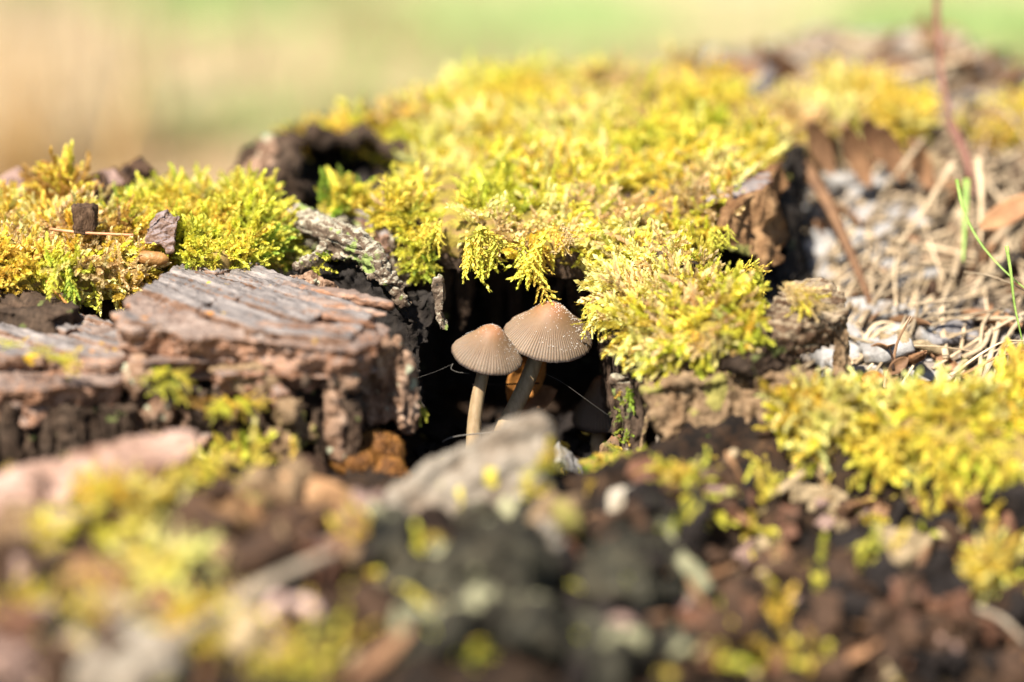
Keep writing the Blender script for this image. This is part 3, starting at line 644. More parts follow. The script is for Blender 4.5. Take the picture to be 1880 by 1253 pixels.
def sample_surface(V, F, dens, seed, mask=None):
    r = np.random.default_rng(seed); a, b, c, d = (V[F[:, i]] for i in range(4))
    cr = np.cross(c - a, d - b) / 2; A = np.linalg.norm(cr, axis=1); n = cr / (A[:, None] + 1e-12); ctr = (a + b + c + d) / 4
    wt = A.copy()
    if mask is not None: wt = wt * mask(ctr, n)
    N = max(14, r.poisson(wt.sum() * dens)); idx = r.choice(len(F), N, p=wt / wt.sum())
    u, v = r.random((N, 1)), r.random((N, 1))
    p = a[idx] * (1 - u) * (1 - v) + b[idx] * u * (1 - v) + c[idx] * u * v + d[idx] * (1 - u) * v
    return p, n[idx]
SPRIG_MESH = {}
def sprig_mesh(kind, k, temps, colname, shade):
    key = (kind, k, colname, shade)
    if key not in SPRIG_MESH:
        tv, tf, tc = temps[k]; c = np.array(PAL[colname]) * (.8 + .2 * shade)
        SPRIG_MESH[key] = mk_mesh('sprig', tv, tf, M_moss, True, np.clip(tc[:, None] * c[None], 0, .95))
    return SPRIG_MESH[key]
LATER = []
def grow(root, V, F, dens, mixw, seed, L=(.5, .9), temps=T_FINE, kind='fine', lean=.9, bias=(0, -.25, 0), mask=None, n_ind=0, droop=None, sink=.06, dmax=3.0):
    r = np.random.default_rng(seed)
    p, n = sample_surface(V, F, dens, seed, mask)
    N = len(p); rv = r.normal(size=(N, 3)); rv -= n * (rv * n).sum(1)[:, None]; rv /= np.linalg.norm(rv, axis=1)[:, None]
    flow = np.stack([fbm(p * .55 + 5, 2, seed + 1), fbm(p * .55 + 50, 2, seed + 2), 0 * p[:, 0]], 1) * 1.1
    D = n * (.24 + .32 * r.random((N, 1))) + rv * lean * (.25 + .75 * r.random((N, 1))) + np.array(bias) + flow * .6
    if droop is not None: D = D + droop(p, n, r)
    Ls = r.uniform(L[0], L[1], N) * (1 + .35 * fbm(p * 1.2, 2, seed + 3))
    R = basis(D, r.uniform(0, 6.28, N)); tid = r.integers(0, len(temps), N); C = colours(p, mixw, seed)
    p = p - n * sink
    ind = np.zeros(N, bool)
    if n_ind:
        dd = np.abs((p - CAM) @ FWD - DF); facing = (n @ (-FWD)) > .1
        score = dd + r.random(N) * 1.5 + np.where(facing, 0, 50)
        for i in np.argsort(score)[:n_ind]: ind[i] = True
    keep = ~ind
    v, f, c = scatter_arrays(temps, p[keep], R[keep], Ls[keep], C[keep], tid[keep])
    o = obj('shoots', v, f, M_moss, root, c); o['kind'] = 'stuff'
    keys = list(mixw); pc = np.array([PAL[k] for k in keys])
    for i in np.nonzero(ind)[0]:
        q = keys[int(np.argmin(np.abs(pc / pc.sum(1)[:, None] - C[i] / C[i].sum()).sum(1)))]
        LATER.append((root, kind, int(tid[i]), temps, q, int(r.integers(0, 3)), p[i], R[i], float(Ls[i])))
    return N
def moss_patch(label, prims, seed, dens, mixw, cat='moss', voxel=.14, amp=.18, group=None, basemat=None, name='moss_cushion', **k):
    V0, F0, N0 = remesh(prims, voxel)
    V = V0 + N0 * (amp * fbm(V0 * 1.1, 3, seed))[:, None]
    c = V.mean(0); c[2] = V[:, 2].min()
    root = thing(name, c, label, cat, group)
    obj('cushion', V, F0, basemat or M_mossbase, root)
    grow(root, V, F0, dens, mixw, seed, **k)
    return root
def frond(root, pts, L, col, seed, flatten=0):
    pass

up = lambda z: (lambda c, n: (n[:, 2] > z).astype(float))
BRIGHT = dict(yellow=1.3, lime=.9, gold=.5, tan=.7, pale=1.0)
# main plateau
def plat_mask(c, n):
    g = fbm(c * np.array([.55, .55, 0]) + 3, 3, 88)
    m = np.where(n[:, 2] > -.1, 1.0, 0.0) * np.where(g < -.30, .03, 1)
    far = np.clip((c[:, 1] - 9) / 8, 0, 1)
    return m * (1 - .25 * far)
thin = slab(plat_out, lambda X, Y: plat_z(X, Y) + .14, .75, .25)
front_fac = lambda p: np.clip((3.2 - p[:, 1] + .2 * p[:, 0]) / 2.0, 0, 1)
def plat_droop(p, n, r):
    f = np.clip((2.6 - p[:, 1]) / 1.2, 0, 1)[:, None] * np.clip(1.2 - n[:, 2:3], .3, 1)
    return f * np.array([[0, -.9, -.75]])
MOSS1 = moss_patch('broad yellow-green moss mat overhanging the dark hollow behind the mushrooms', [thin], 600, 31, BRIGHT, mask=plat_mask, L=(.5, .9), n_ind=280, droop=plat_droop, lean=1.1)
# left cushions
mA = slab(PP([(-170, 420, 2), (-100, 350, 4.4), (60, 362, 4.4), (150, 358, 4.4), (190, 385, 3), (265, 432, 1), (262, 470, .2), (235, 492, -.2), (130, 508, -.4), (0, 498, -.5), (-170, 495, -.5)]),
          RBF(PP([(-170, 440, 1.5), (0, 480, -.3), (130, 490, -.2), (235, 478, 0), (100, 430, 1.4), (20, 400, 2.4), (180, 400, 2.4), (60, 368, 4.2), (150, 362, 4.2), (-150, 368, 4.2), (250, 440, 1)])), 1.1, .25)
BROWNY = dict(yellow=1.2, gold=1.1, tan=.7, lime=.5, rust=.15, pale=.5)
MOSS2 = moss_patch('golden-yellow moss cushion holding the small dark wood cube', [mA], 610, 34, BROWNY, mask=up(-.25), L=(.45, .85), n_ind=230, lean=1.1, bias=(.1, -.3, 0), droop=lambda p, n, r: np.clip((-.2 - p[:, 1]) / 1.0, 0, 1)[:, None] * np.array([[.1, -.5, -.6]]))
mB = slab(PP([(190, 410, 2.4), (250, 352, 4.2), (330, 336, 4.5), (440, 344, 4.2), (520, 384, 2.8), (540, 400, 2.4), (470, 425, 1.6), (448, 455, .8), (400, 474, .3), (350, 470, .3), (330, 420, 1.4), (250, 420, 1.6)]),
          RBF(PP([(200, 405, 2.4), (260, 356, 4.0), (340, 342, 4.3), (440, 350, 4.1), (520, 390, 2.6), (470, 425, 1.5), (465, 465, .4), (390, 462, .5), (340, 410, 1.7), (400, 390, 2.3)])), 1.4, .25)
GREENY = dict(lime=1.4, yellow=1.2, green=.25, gold=.35, pale=.3)
MOSS3 = moss_patch('bright lime-green moss cushion at the edge of the grey cracked wood', [mB], 620, 40, GREENY, mask=up(-.35), L=(.4, .75), n_ind=230, lean=1.0, bias=(.1, -.2, 0), droop=lambda p, n, r: np.clip((p[:, 0] + 7.4) / 1.2, 0, 1)[:, None] * np.array([[.7, -.1, -.5]]))
# upright yellow tuft at the back of the left cushion
tc = P(118, 375, 3.6)
moss_patch('spiky golden moss tuft standing up behind the wood cube', [ellipsoid(tc, (.55, 0, 0), (0, .5, 0), (0, 0, .4))], 625, 60, dict(gold=1.2, yellow=.8, rust=.3), mask=up(0), L=(.7, 1.15), n_ind=40, lean=.8, bias=(0, -.1, .5))
# mound right of the mushrooms
MP = PP([(1092, 462, .8), (1180, 430, 1.2), (1280, 468, .8), (1330, 505, 0), (1075, 520, .3), (1110, 610, -1.2), (1155, 668, -2.4), (1250, 645, -3.8), (1380, 620, -3.7), (1450, 585, -2.8), (1520, 545, -1.6), (1250, 560, -1.9), (1400, 560, -2)])
mG = slab(PP([(1120, 472, 1.0), (1180, 440, 1.5), (1268, 472, .9), (1318, 512, 0), (1366, 540, -.9), (1410, 560, -1.6), (1420, 582, -2.2), (1390, 598, -2.7), (1330, 610, -3.0), (1250, 622, -3.0), (1185, 628, -2.0), (1152, 600, -1.0), (1124, 540, .2)]), RBF(MP), 1.0, .25)
def mound_droop(p, n, r):
    q = p[:, 1] + .0 * p[:, 0]; f = np.clip((-1.6 - q) / 1.5, 0, 1)[:, None]; g = np.clip((3.6 - p[:, 0]) / 1.0, 0, 1)[:, None]
    return f * np.array([[.1, -.7, -.45]]) + g * np.array([[-.45, -.1, -.3]])
MOSS4 = moss_patch('dense yellow moss mound beside the larger mushroom cap', [mG], 630, 36, dict(yellow=1.2, lime=.8, gold=.4, pale=1.0, tan=.35), mask=up(-.3), L=(.5, .95), n_ind=280, lean=1.0, droop=mound_droop)
# cushion on the front-right rim
mH = slab(PP([(1425, 722, -4.0), (1520, 716, -3.8), (1620, 718, -3.6), (1700, 730, -3.6), (1780, 706, -3.2), (1860, 688, -3), (2000, 676, -2.8), (2000, 880, -6.2), (1850, 842, -6.0), (1720, 800, -5.6), (1600, 764, -4.8), (1470, 744, -4.4)]),
          RBF(PP([(1425, 726, -4.0), (1620, 722, -3.7), (1700, 732, -3.8), (1800, 708, -3.4), (1900, 690, -3.1), (1470, 742, -4.4), (1600, 760, -4.7), (1720, 790, -5.4), (1850, 828, -5.9), (1800, 760, -4.8), (1990, 860, -6.1)])), 1.0, .25)
lump('rim_wall', [prism(PP([(1440, 770, -4.0), (1600, 790, -4.4), (1720, 820, -4.9), (1900, 870, -5.4), (1900, 1000, -5.0), (1700, 980, -5.0), (1450, 900, -4.4)]), (0, 2.0, .3))], .075, crumb_disp(.34, .8, 399), M_tan, STUMP)
MOSS5 = moss_patch('shaggy yellow moss cushion draped over the rim beside the dry grass litter', [mH], 640, 30, dict(yellow=1.4, gold=.6, pale=.8, lime=.6), mask=up(-.45), L=(.55, 1.0), n_ind=60, droop=lambda p, n, r: np.clip((-4.6 - p[:, 1]) / 1.5, 0, 1)[:, None] * np.array([[0, -.45, -1.0]]), lean=.9)
# far cushions
for k, (lab, pts, den, mw) in enumerate([
    ('yellow moss strip on the stump top above the hanging bark strips', [(1330, 260, 9), (1400, 200, 12), (1500, 165, 14), (1640, 150, 15), (1690, 190, 12.5), (1680, 225, 10.5), (1560, 225, 10), (1440, 262, 8.5), (1400, 290, 8)], 26, dict(yellow=1, gold=1, pale=.5, tan=.6)),
    ('olive moss patch on the far bank near the red twig', [(1760, 230, 12), (1850, 190, 14), (1960, 180, 14), (1960, 240, 12), (1830, 260, 11)], 18, dict(gold=1, tan=1, yellow=.6)),
    ('thin yellow moss on the rim of the hollow knot', [(530, 238, 9), (590, 226, 9.8), (700, 222, 9.8), (730, 245, 9.2), (690, 246, 8.9), (600, 243, 8.9)], 22, dict(yellow=1, lime=.6, gold=.5)),
    ('small moss patch over the split planks beside the plateau', [(590, 372, 4.2), (620, 358, 4.8), (690, 354, 5.0), (730, 366, 4.4), (690, 380, 4.2), (640, 384, 4.0)], 34, dict(lime=1, yellow=1, gold=.4, green=.3))]):
    q = PP(pts); moss_patch(lab, [slab(q, RBF(q), .5, .2)], 650 + k, den, mw, mask=up(-.2), L=(.5, .9), temps=T_LOW if k < 3 else T_FINE, lean=1.0)
# green drip
q = PP([(745, 408, 2.3), (775, 410, 2.2), (785, 440, 1.9), (790, 490, 1.7), (778, 510, 1.7), (755, 500, 1.8), (742, 460, 2.1)])
moss_patch('green moss streak running down the wall beside the split planks', [prism(q, (0, .4, 0))], 660, 70, dict(green=1.2, lime=1.0), voxel=.1, amp=.12, mask=lambda c, n: (n[:, 1] < 0).astype(float), L=(.25, .5), temps=T_SHORT, kind='short', bias=(0, -.3, -.3))
# lichen-green moss on struts
for k, (pts, lab) in enumerate([([(1130, 700, -1.4), (1160, 700, -1.4), (1165, 800, -1.0), (1150, 840, -1.0), (1140, 760, -1.2)], 'thin green moss film on the strut below the moss mound'),
                                ([(545, 500, .7), (600, 462, .8), (606, 470, .9), (560, 508, .8)], 'tiny green moss fringe on the root under the ridge'),
                                ([(1060, 848, -3.0), (1180, 822, -3.6), (1290, 815, -3.9), (1300, 850, -4.3), (1200, 860, -4.4), (1090, 880, -4)], 'yellow-green moss fringe at the foot of the mossy strut')]):
    q = PP(pts); moss_patch(lab, [prism(q, (0, .25, -.1))], 670 + k, (14, 34, 26)[k], dict(green=1, lime=1, gold=.6), voxel=.08, amp=.08, mask=lambda c, n: (n[:, 1] < .2).astype(float), L=(.22, .5), temps=T_SHORT, kind='short', basemat=(M_ridge if k < 2 else M_mossbase))
# foreground clumps (out of focus)
for k, (x, y, d, rx, ry, lab) in enumerate([
    (235, 935, -10.5, 1.5, .9, 'pale yellow moss clump on the front rim below the pinkish bark slab'), (345, 885, -8.6, .6, .5, 'small yellow moss clump against the bark slab'),
    (60, 1160, -14.0, 1.6, 1.2, 'orange-yellow moss clump at the foot of the front rim'), (300, 1070, -13, 1.3, .9, 'green and yellow moss clump beside the diagonal twig'),
    (425, 850, -4.8, .62, .45, 'orange-yellow moss clump under the broken wood face'), (520, 1230, -15.8, .8, .7, 'yellow moss clump under the pink wood chip'),
    (630, 1070, -10.8, 1.2, .6, 'yellow moss strip on the curled brown leaf edge'), (1004, 850, -8.8, .3, .55, 'yellow moss clump on the blunt end of the pale wedge'),
    (380, 1170, -15, 1.3, .8, 'olive moss clump below the diagonal twig'), (800, 1235, -14.5, 1.1, .5, 'yellow moss clump at the foot of the dark wood'), (1250, 900, -6.5, .7, 1.0, 'green moss stems among the brown crumbs'), (1820, 1050, -8, .8, 1.0, 'olive moss clump by the moss-grown stem under the rim'), (975, 905, -9.2, .3, .3, 'yellow-green moss tuft low on the pale wedge')]):
    c = P(x, y, d)
    moss_patch(lab, [ellipsoid(c, (rx * .8, 0, 0), (0, rx * .55, 0), (0, 0, ry * .6))], 690 + k, 22, dict(yellow=1.2, gold=.9, pale=.8, lime=.5 + (k in (3, 8, 10)) * 1.2), voxel=min(.16, ry * .2), mask=up(-.5), L=(.5, 1.0) if rx > .6 else (.3, .5), temps=T_LOW, kind='low', lean=1.1)

# hanging fronds: each a plant of its own at the lip of the overhang
def hang(name, label, x, y, d, n, L, spreadx, seed, mixw, tip=(0, -.15, -1)):
    r = np.random.default_rng(seed); base = P(x, y, d); root = thing(name, base, label, 'moss', None)
    cols = list(mixw)
    for k in range(n):
        D = np.array(tip) + np.array([r.normal() * spreadx, r.normal() * .25, r.normal() * .12]); D = D[None]
        R = basis(D, r.uniform(0, 6.28, 1))[0]; t = int(r.integers(0, len(T_FROND)))
        LATER.append((root, 'frond', t, T_FROND, cols[int(r.integers(len(cols)))], int(r.integers(0, 3)), base + np.array([r.normal() * .22, r.normal() * .15, r.uniform(-.15, .3)]), R, L * r.uniform(.55, 1.1)))
hang('moss_frond', 'yellow moss fronds hanging off the lip beside the long tassel', 885, 428, .4, 15, 1.35, .45, 1, dict(yellow=1, lime=1, gold=1))
hang('moss_frond', 'long narrow moss tassel hanging over the larger cap', 985, 448, .3, 9, 1.6, .14, 2, dict(lime=1, yellow=1, gold=1))
hang('moss_frond', 'single long moss strand reaching down to the larger cap', 990, 495, .3, 1, 1.1, .02, 3, dict(gold=1), tip=(.36, -.1, -1))
hang('moss_frond', 'bristly moss strands curving off the lip toward the yellow mound', 1040, 425, .6, 5, 1.0, .3, 4, dict(gold=1, tan=1, yellow=1), tip=(.5, -.3, -.55))
hang('moss_frond', 'moss fringe under the lip beside the green streak', 800, 412, 1.6, 9, .85, .4, 5, dict(yellow=1, lime=1))
hang('moss_frond', 'small bright green frond on the crumbling wood corner', 757, 728, -2.2, 5, .95, .22, 6, dict(lime=1), tip=(.28, -.1, -1))
hang('moss_frond', 'green moss frond hanging over the gap beside the orange needle', 112, 488, -.7, 6, 1.25, .3, 7, dict(lime=1, green=1), tip=(.15, -.2, -1))
hang('moss_frond', 'pale moss fronds drooping off the mound beside the larger cap', 1108, 560, -.6, 9, 1.1, .3, 8, dict(pale=1, yellow=1), tip=(-.35, -.2, -1))
hang('moss_frond', 'thin moss shoots reaching over the log ledge', 1350, 505, -.2, 5, 1.0, .25, 9, dict(yellow=1, gold=1), tip=(1, -.2, .1))
hang('moss_frond', 'moss shoots draping over the flaky ledge wood', 1455, 532, -2.4, 14, 1.1, .55, 10, dict(gold=1, yellow=1, tan=1), tip=(.7, -.4, -.4))
hang('moss_frond', 'green moss fringe below the log end', 1310, 430, 1.6, 6, .8, .35, 12, dict(lime=1, yellow=1), tip=(.3, -.3, -1))
hang('moss_frond', 'little yellow-green moss tuft among the crumbs by the wedge', 1025, 905, -1.5, 4, .6, .4, 13, dict(lime=1, gold=1), tip=(0, -.1, 1))
hang('moss_frond', 'small lit moss tuft growing on the broken block face', 310, 690, -4.9, 12, .7, .6, 14, dict(lime=1, green=1, yellow=1), tip=(.1, -.7, -.2))
hang('moss_frond', 'straggling olive moss stems on the broken block face', 420, 745, -4.7, 16, .8, .7, 15, dict(gold=1, lime=1, rust=1), tip=(.1, -.6, -.1))
hang('moss_frond', 'yellow-green moss leaves lying on the lower grey slab', 80, 650, -5.2, 7, .8, .8, 16, dict(lime=1, yellow=1), tip=(.5, -.5, .1))

# ================================================================== MUSHROOMS
def mat_cap():
    t = NT('mushroom_cap'); a = t.n('Attribute', attribute_name='Col'); n = t.noise(t.coord(), 14, 4, .6)
    c = t.mix(.35, a.outputs['Color'], t.mix(1.0, a.outputs['Color'], t.ramp(n, [(.3, (.72, .72, .72)), (.7, (1.25, 1.25, 1.25))]), 'MULTIPLY'))
    return t.pbr(c, .62, .35, n, .25, .0003, sss=.25)
M_cap = mat_cap()
M_gill = mat_plain('mushroom_gill', (.02, .014, .011), (.05, .036, .028), 4)
M_stem = (lambda t: t.pbr(t.ramp(t.noise(t.coord((3, 3, .35)), 3, 5, .6), [(.3, (.21, .14, .07)), (.7, (.33, .235, .13))]), .6, .3, t.noise(t.coord((4, 4, .3)), 4, 4, .6), .3, .0004, sss=.3))(NT('mushroom_stem'))
M_grain = mat_plain('cap_granules', (.75, .70, .62), (.9, .87, .80), 3, rough=.4)
PROF = np.array([(0, 1), (.06, .996), (.12, .982), (.19, .952), (.26, .90), (.33, .83), (.40, .742), (.48, .635), (.56, .53), (.64, .432), (.72, .342), (.80, .255), (.88, .165), (.94, .085), (.98, .02), (1.0, -.035)])
def mushroom(label, apex, rimc, R, roll, tilt, stem, rstem, ng, seed, granules=700, ridge=1.0, tone=1.0, base=None):
    r = np.random.default_rng(seed)
    # axis: tilted toward the camera, rolled in the picture plane
    ax = unit([math.sin(roll), -math.sin(tilt), math.cos(tilt) * math.cos(roll)])
    ex = unit(np.cross([0, 1, 0], ax)); ey = np.cross(ax, ex)
    h = (np.asarray(apex) - rimc) @ UP / (ax @ UP)
    c = np.asarray(rimc, float)
    root = thing('mushroom', stem[-1], label, 'mushroom', 'ink cap mushrooms in the stump hollow')
    m, n = 56, 880
    t = np.linspace(0, 1, m) ** .9; rr = np.interp(t, np.linspace(0, 1, len(PROF)), PROF[:, 0]); zz = np.interp(t, np.linspace(0, 1, len(PROF)), PROF[:, 1])
    a = np.arange(n) / n * 2 * math.pi
    wav = fbm(np.stack([np.cos(a) * 1.3, np.sin(a) * 1.3, a * 0 + seed], 1), 3, seed)
    ga = a * ng / 1.0 + 1.2 * np.interp(a, np.linspace(0, 6.2832, 40), np.r_[r.normal(size=39).cumsum() * .25, 0]) * 0
    jit = np.repeat(r.uniform(.6, 1.3, ng), n // ng + 1)[:n]
    groove = (np.abs(np.sin(ga / 2)) ** .7)
    V = []; C = []
    rim_notch = np.where(r.random(n) < .05, -.02, 0) + .012 * fbm(np.stack([a * 14, a * 0, a * 0], 1), 2, seed + 4)
    for k in range(m):
        st = np.clip((rr[k] - .34) / .35, 0, 1); st = st * st * (3 - 2 * st)
        rad = R * rr[k] * (1 + .035 * wav * rr[k] ** 2) + rim_notch * R * np.clip((rr[k] - .9) / .1, 0, 1)
        z = h * zz[k] + .05 * R * wav * rr[k] ** 3
        dep = -.020 * ridge * st * (1 - groove) * jit
        V.append(c + np.outer((rad + dep * .5) * np.cos(a), ex) + np.outer((rad + dep * .5) * np.sin(a), ey) + np.outer(z + dep, ax))
        k1 = np.clip(rr[k] / .42, 0, 1); k2 = np.clip((rr[k] - .35) / .5, 0, 1)
        top = np.array([.285, .115, .048]); mid = np.array([.19, .105, .048]); low = np.array([.195, .134, .084])
        cc = (top * (1 - k1) + mid * k1) * (1 - k2) + low * k2
        col = cc[None] * (1 - .78 * st * (1 - groove) ** 1.4)[:, None] * (1 + .10 * wav)[:, None]
        edge = np.clip((rr[k] - .962) / .03, 0, 1); col = col * (1 - .75 * edge) + np.array([.03, .02, .016]) * .75 * edge
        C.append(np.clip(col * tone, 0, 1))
    # thin margin turned under
    for f, zf in ((.97, -.075), (.90, -.02), (.6, .18), (.3, .34), (.06, .42)):
        V.append(c + np.outer(R * f * np.cos(a), ex) + np.outer(R * f * np.sin(a), ey) + ax * h * zf); C.append(np.tile([.03, .02, .016], (n, 1)))
    V = np.vstack(V); C = np.vstack(C); M = m + 5
    i = np.arange(n); F = np.vstack([np.stack([k * n + i, (k + 1) * n + i, (k + 1) * n + (i + 1) % n, k * n + (i + 1) % n], 1) for k in range(M - 1)])
    cap = obj('cap', V, F, M_cap, root, C)
    # gills
    for k in range(40):
        b = 2 * math.pi * k / 40 + r.uniform(-.02, .02); e = math.cos(b) * ex + math.sin(b) * ey; s = np.cross(ax, e) * .012
        q = [c + e * R * .96 - ax * .075 * h, c + e * R * .93 - ax * h * .10, c + e * R * .5 + ax * h * .10, c + e * R * .16 + ax * h * .28, c + e * R * .16 + ax * h * .42, c + e * R * .6 + ax * h * .2]
        prim = prism([p + s for p in q], -2 * s); obj('gill', *prim, M_gill, cap)
    p = resample(stem, 18); tt = np.linspace(0, 1, 18)
    Vs, Fs = tube(p, rstem * (1 + .28 * tt), 20); obj('stem', Vs, Fs, M_stem, root)
    if granules:
        N = granules; f = r.beta(1.5, 1.3, N) * .9 + .05; b = r.uniform(0, 6.28, N); cl = fbm(np.stack([np.cos(b) * 3 * f, np.sin(b) * 3 * f, f * 0], 1), 3, seed) + .9 * np.cos(b - .35)
        kp = cl > r.uniform(-.9, .9, N); f = f[kp]; b = b[kp]
        R_ = np.interp(f, PROF[:, 0], PROF[:, 1]); ps = c + (np.outer(np.cos(b), ex) + np.outer(np.sin(b), ey)) * (R * f * 1.005)[:, None] + np.outer(R_ * h + .004, ax)
        oc = np.array([(1, 0, 0), (-1, 0, 0), (0, 1, 0), (0, -1, 0), (0, 0, 1), (0, 0, -1)], float); of = np.array([(0, 2, 4), (2, 1, 4), (1, 3, 4), (3, 0, 4), (2, 0, 5), (1, 2, 5), (3, 1, 5), (0, 3, 5)])
        sz = r.uniform(.004, .011, len(ps)) * R
        Vg = (ps[:, None] + oc[None] * sz[:, None, None]).reshape(-1, 3); Fg = (of[None] + (np.arange(len(ps)) * 6)[:, None, None]).reshape(-1, 3)
        g = obj('granules', Vg, Fg, M_grain, cap); g['kind'] = 'stuff'
    return root
dB, dS = .35, -.55
mushroom('larger ink cap mushroom, its wide tan cap overlapping behind the smaller one', P(1000, 559, dB), P(1007, 618, dB), 1.285, .10, .20, PP([(992, 632, dB), (985, 655, dB), (966, 705, dB), (940, 760, dB - .1), (905, 822, dB - .2), (890, 850, dB - .2)]), .21, 88, 3, 800)
mushroom('smaller ink cap mushroom with a slender upright stem, in front of the larger cap', P(893, 600, dS), P(894, 650, dS), 1.01, .20, .20, PP([(890, 668, dS), (886, 690, dS), (877, 728, dS), (871, 770, dS), (868, 830, dS), (868, 860, dS)]), .172, 62, 4, 520)
mushroom('dim grooved mushroom half hidden behind the mossy strut of the hollow', P(1112, 690, 2.6), P(1112, 765, 2.6), .98, -.1, .05, PP([(1104, 775, 2.6), (1098, 810, 2.5), (1092, 880, 2.4)]), .2, 60, 5, 0, tone=.5)  # tone darkens the cap colours, painting in the dimness of the cave
mushroom('tiny young mushroom cap next to the broken stub', P(1128, 795, .6), P(1130, 828, .6), .42, .05, .1, PP([(1130, 832, .6), (1128, 850, .6), (1126, 890, .5)]), .09, 40, 6, 60, tone=.8)

# ================================================================== LITTER
def hit(zf, x, y, d0, d1, n=240):
    "where the line through a photograph position meets a surface z = zf(X, Y)"
    ds = np.linspace(d0, d1, n); D = DF + ds
    q = CAM + FWD * D[:, None] + RIGHT * ((x - 940) / FPX * D)[:, None] + UP * ((626.5 - y) / FPX * D)[:, None]
    b = np.nonzero(q[:, 2] < zf(q[:, 0], q[:, 1]))[0]
    return q[b[0]] if len(b) else None
def rot_rand(r, flat=0.0):
    z = unit(np.array([0, 0, 1.0]) * flat + r.normal(size=3) * (1 if flat == 0 else .5)); return basis(z[None], r.uniform(0, 6.28, 1))[0]
def crumb_template(seed, mat, size=(1, .8, .7), amp=.25, voxel=.16):
    V, F, N = remesh([box((0, 0, 0), (size[0], 0, 0), (0, size[1], 0), (0, 0, size[2]))], voxel)
    V = V + N * (amp * fbm(V * 1.2 + seed, 3, seed) + .06 * fbm(V * 4, 2, seed + 1))[:, None]
    return mk_mesh('crumb', V, F, mat)
def leaf_shape(L, W, curl, fold, seed, bend=.2, lobes=0):
    r = np.random.default_rng(seed); m, n = 12, 7; V = []
    for i in range(m):
        t = i / (m - 1); wd = W * (math.sin(math.pi * min(1, .04 + t * .96)) ** .7) * (1 + lobes * math.sin(t * 22))
        for j in range(n):
            s = j / (n - 1) * 2 - 1
            V.append([L * (t - .5), wd * s * math.cos(curl * s), wd * abs(s) * fold + wd * (1 - math.cos(curl * s)) + bend * L * (t - .5) ** 2 * 2])
    V = np.array(V); V[:, 2] += .05 * W * fbm(V * 3 / W, 2, seed); k = m * n
    Vb = V - np.array([0, 0, .03]); F = []
    for i in range(m - 1):
        for j in range(n - 1):
            a, b, c, d = i * n + j, (i + 1) * n + j, (i + 1) * n + j + 1, i * n + j + 1
            F.append([a, b, c, d]); F.append([k + d, k + c, k + b, k + a])
    edge = [(i * n, (i + 1) * n) for i in range(m - 1)] + [((m - 1) * n + j, (m - 1) * n + j + 1) for j in range(n - 1)] + [((i + 1) * n + n - 1, i * n + n - 1) for i in range(m - 1)] + [(j + 1, j) for j in range(n - 1)]
    F += [[b, a, k + a, k + b] for a, b in edge]
    return np.vstack([V, Vb]), F
CM = dict(black=mat_plain('crumb_black', (.006, .0045, .004), (.022, .016, .013), 2, .75, .12), brown=mat_plain('crumb_brown', (.018, .010, .006), (.075, .040, .022), 2, .75, .15),
          red=mat_plain('crumb_red', (.05, .02, .010), (.15, .065, .032), 2, .7, .3), pink=mat_plain('crumb_pink', (.12, .07, .052), (.28, .18, .14), 2, .7, .3),
          beige=mat_plain('crumb_beige', (.16, .11, .055), (.36, .27, .155), 2, .8), white=mat_plain('flake_white', (.17, .155, .14), (.36, .34, .315), 1.5, .8, c3=(.20, .165, .13)),
          grey=mat_plain('flake_grey', (.09, .08, .08), (.25, .23, .22), 1.5, .8), straw=mat_plain('straw', (.26, .18, .10), (.52, .40, .255), 1.2, .7, .25, .12, rnd=.5),
          leaf=mat_plain('dead_leaf', (.12, .055, .025), (.32, .17, .08), 1.0, .7, .3, .15, rnd=.35), orange=mat_plain('orange_leaf', (.28, .10, .02), (.50, .22, .05), 1.5, .6, .3, .2),
          grass=mat_plain('green_grass', (.20, .32, .05), (.38, .52, .12), 1.5, .5, .4, .3), twig=mat_plain('red_twig', (.10, .045, .03), (.26, .12, .085), 2, .7), greytwig=mat_plain('grey_twig', (.12, .09, .06), (.34, .27, .19), 1.5, .8, stretch=(1, 1, 1)))
TPL = {k: [crumb_template(800 + 10 * i + j, CM[k], (1, .75, .6) if j % 2 else (.8, .8, .8)) for j in range(3)] for i, k in enumerate(('black', 'brown', 'red', 'pink', 'beige'))}
FLK = {k: [crumb_template(870 + 10 * i + j, CM[k], (1, .7, .16), .12, .13) for j in range(4)] for i, k in enumerate(('white', 'grey', 'brown', 'beige'))}
LF = [mk_mesh('leaf', *leaf_shape(2, .42, c, f, 900 + k, b), CM['leaf']) for k, (c, f, b) in enumerate([(.6, .2, .15), (1.1, .1, .25), (.3, .5, -.15), (.9, .3, .1)])]
def litter(name, label, cat, group, meshes, zf, poly, n, size, seed, d01, flat=1.2, lift=.1, stretch=(1, 1, 1)):
    r = np.random.default_rng(seed); poly = np.array(poly, float); k = 0; tries = 0
    lo, hi = poly.min(0), poly.max(0)
    while k < n and tries < n * 6:
        tries += 1; x, y = r.uniform(lo[0], hi[0]), r.uniform(lo[1], hi[1])
        if not inpoly(np.array([x]), np.array([y]), poly)[0]: continue
        q = hit(zf, x, y, *d01)
        if q is None: continue
        s = r.uniform(*size); o = inst(name, meshes[int(r.integers(len(meshes)))], q + [0, 0, lift * s], rot_rand(r, flat), s * np.array(stretch) * r.uniform(.8, 1.25, 3))
        tag(o, label, cat, group); k += 1
def stalk(name, label, cat, pts, rad, mat, group=None, m=14, n=6, flat=.6, taper=.6):
    p = resample(pts, m); V, F = tube(p, np.linspace(rad, rad * taper, m), n, flat)
    return tag(obj(name, V, F, CM[mat] if isinstance(mat, str) else mat), label, cat, group)

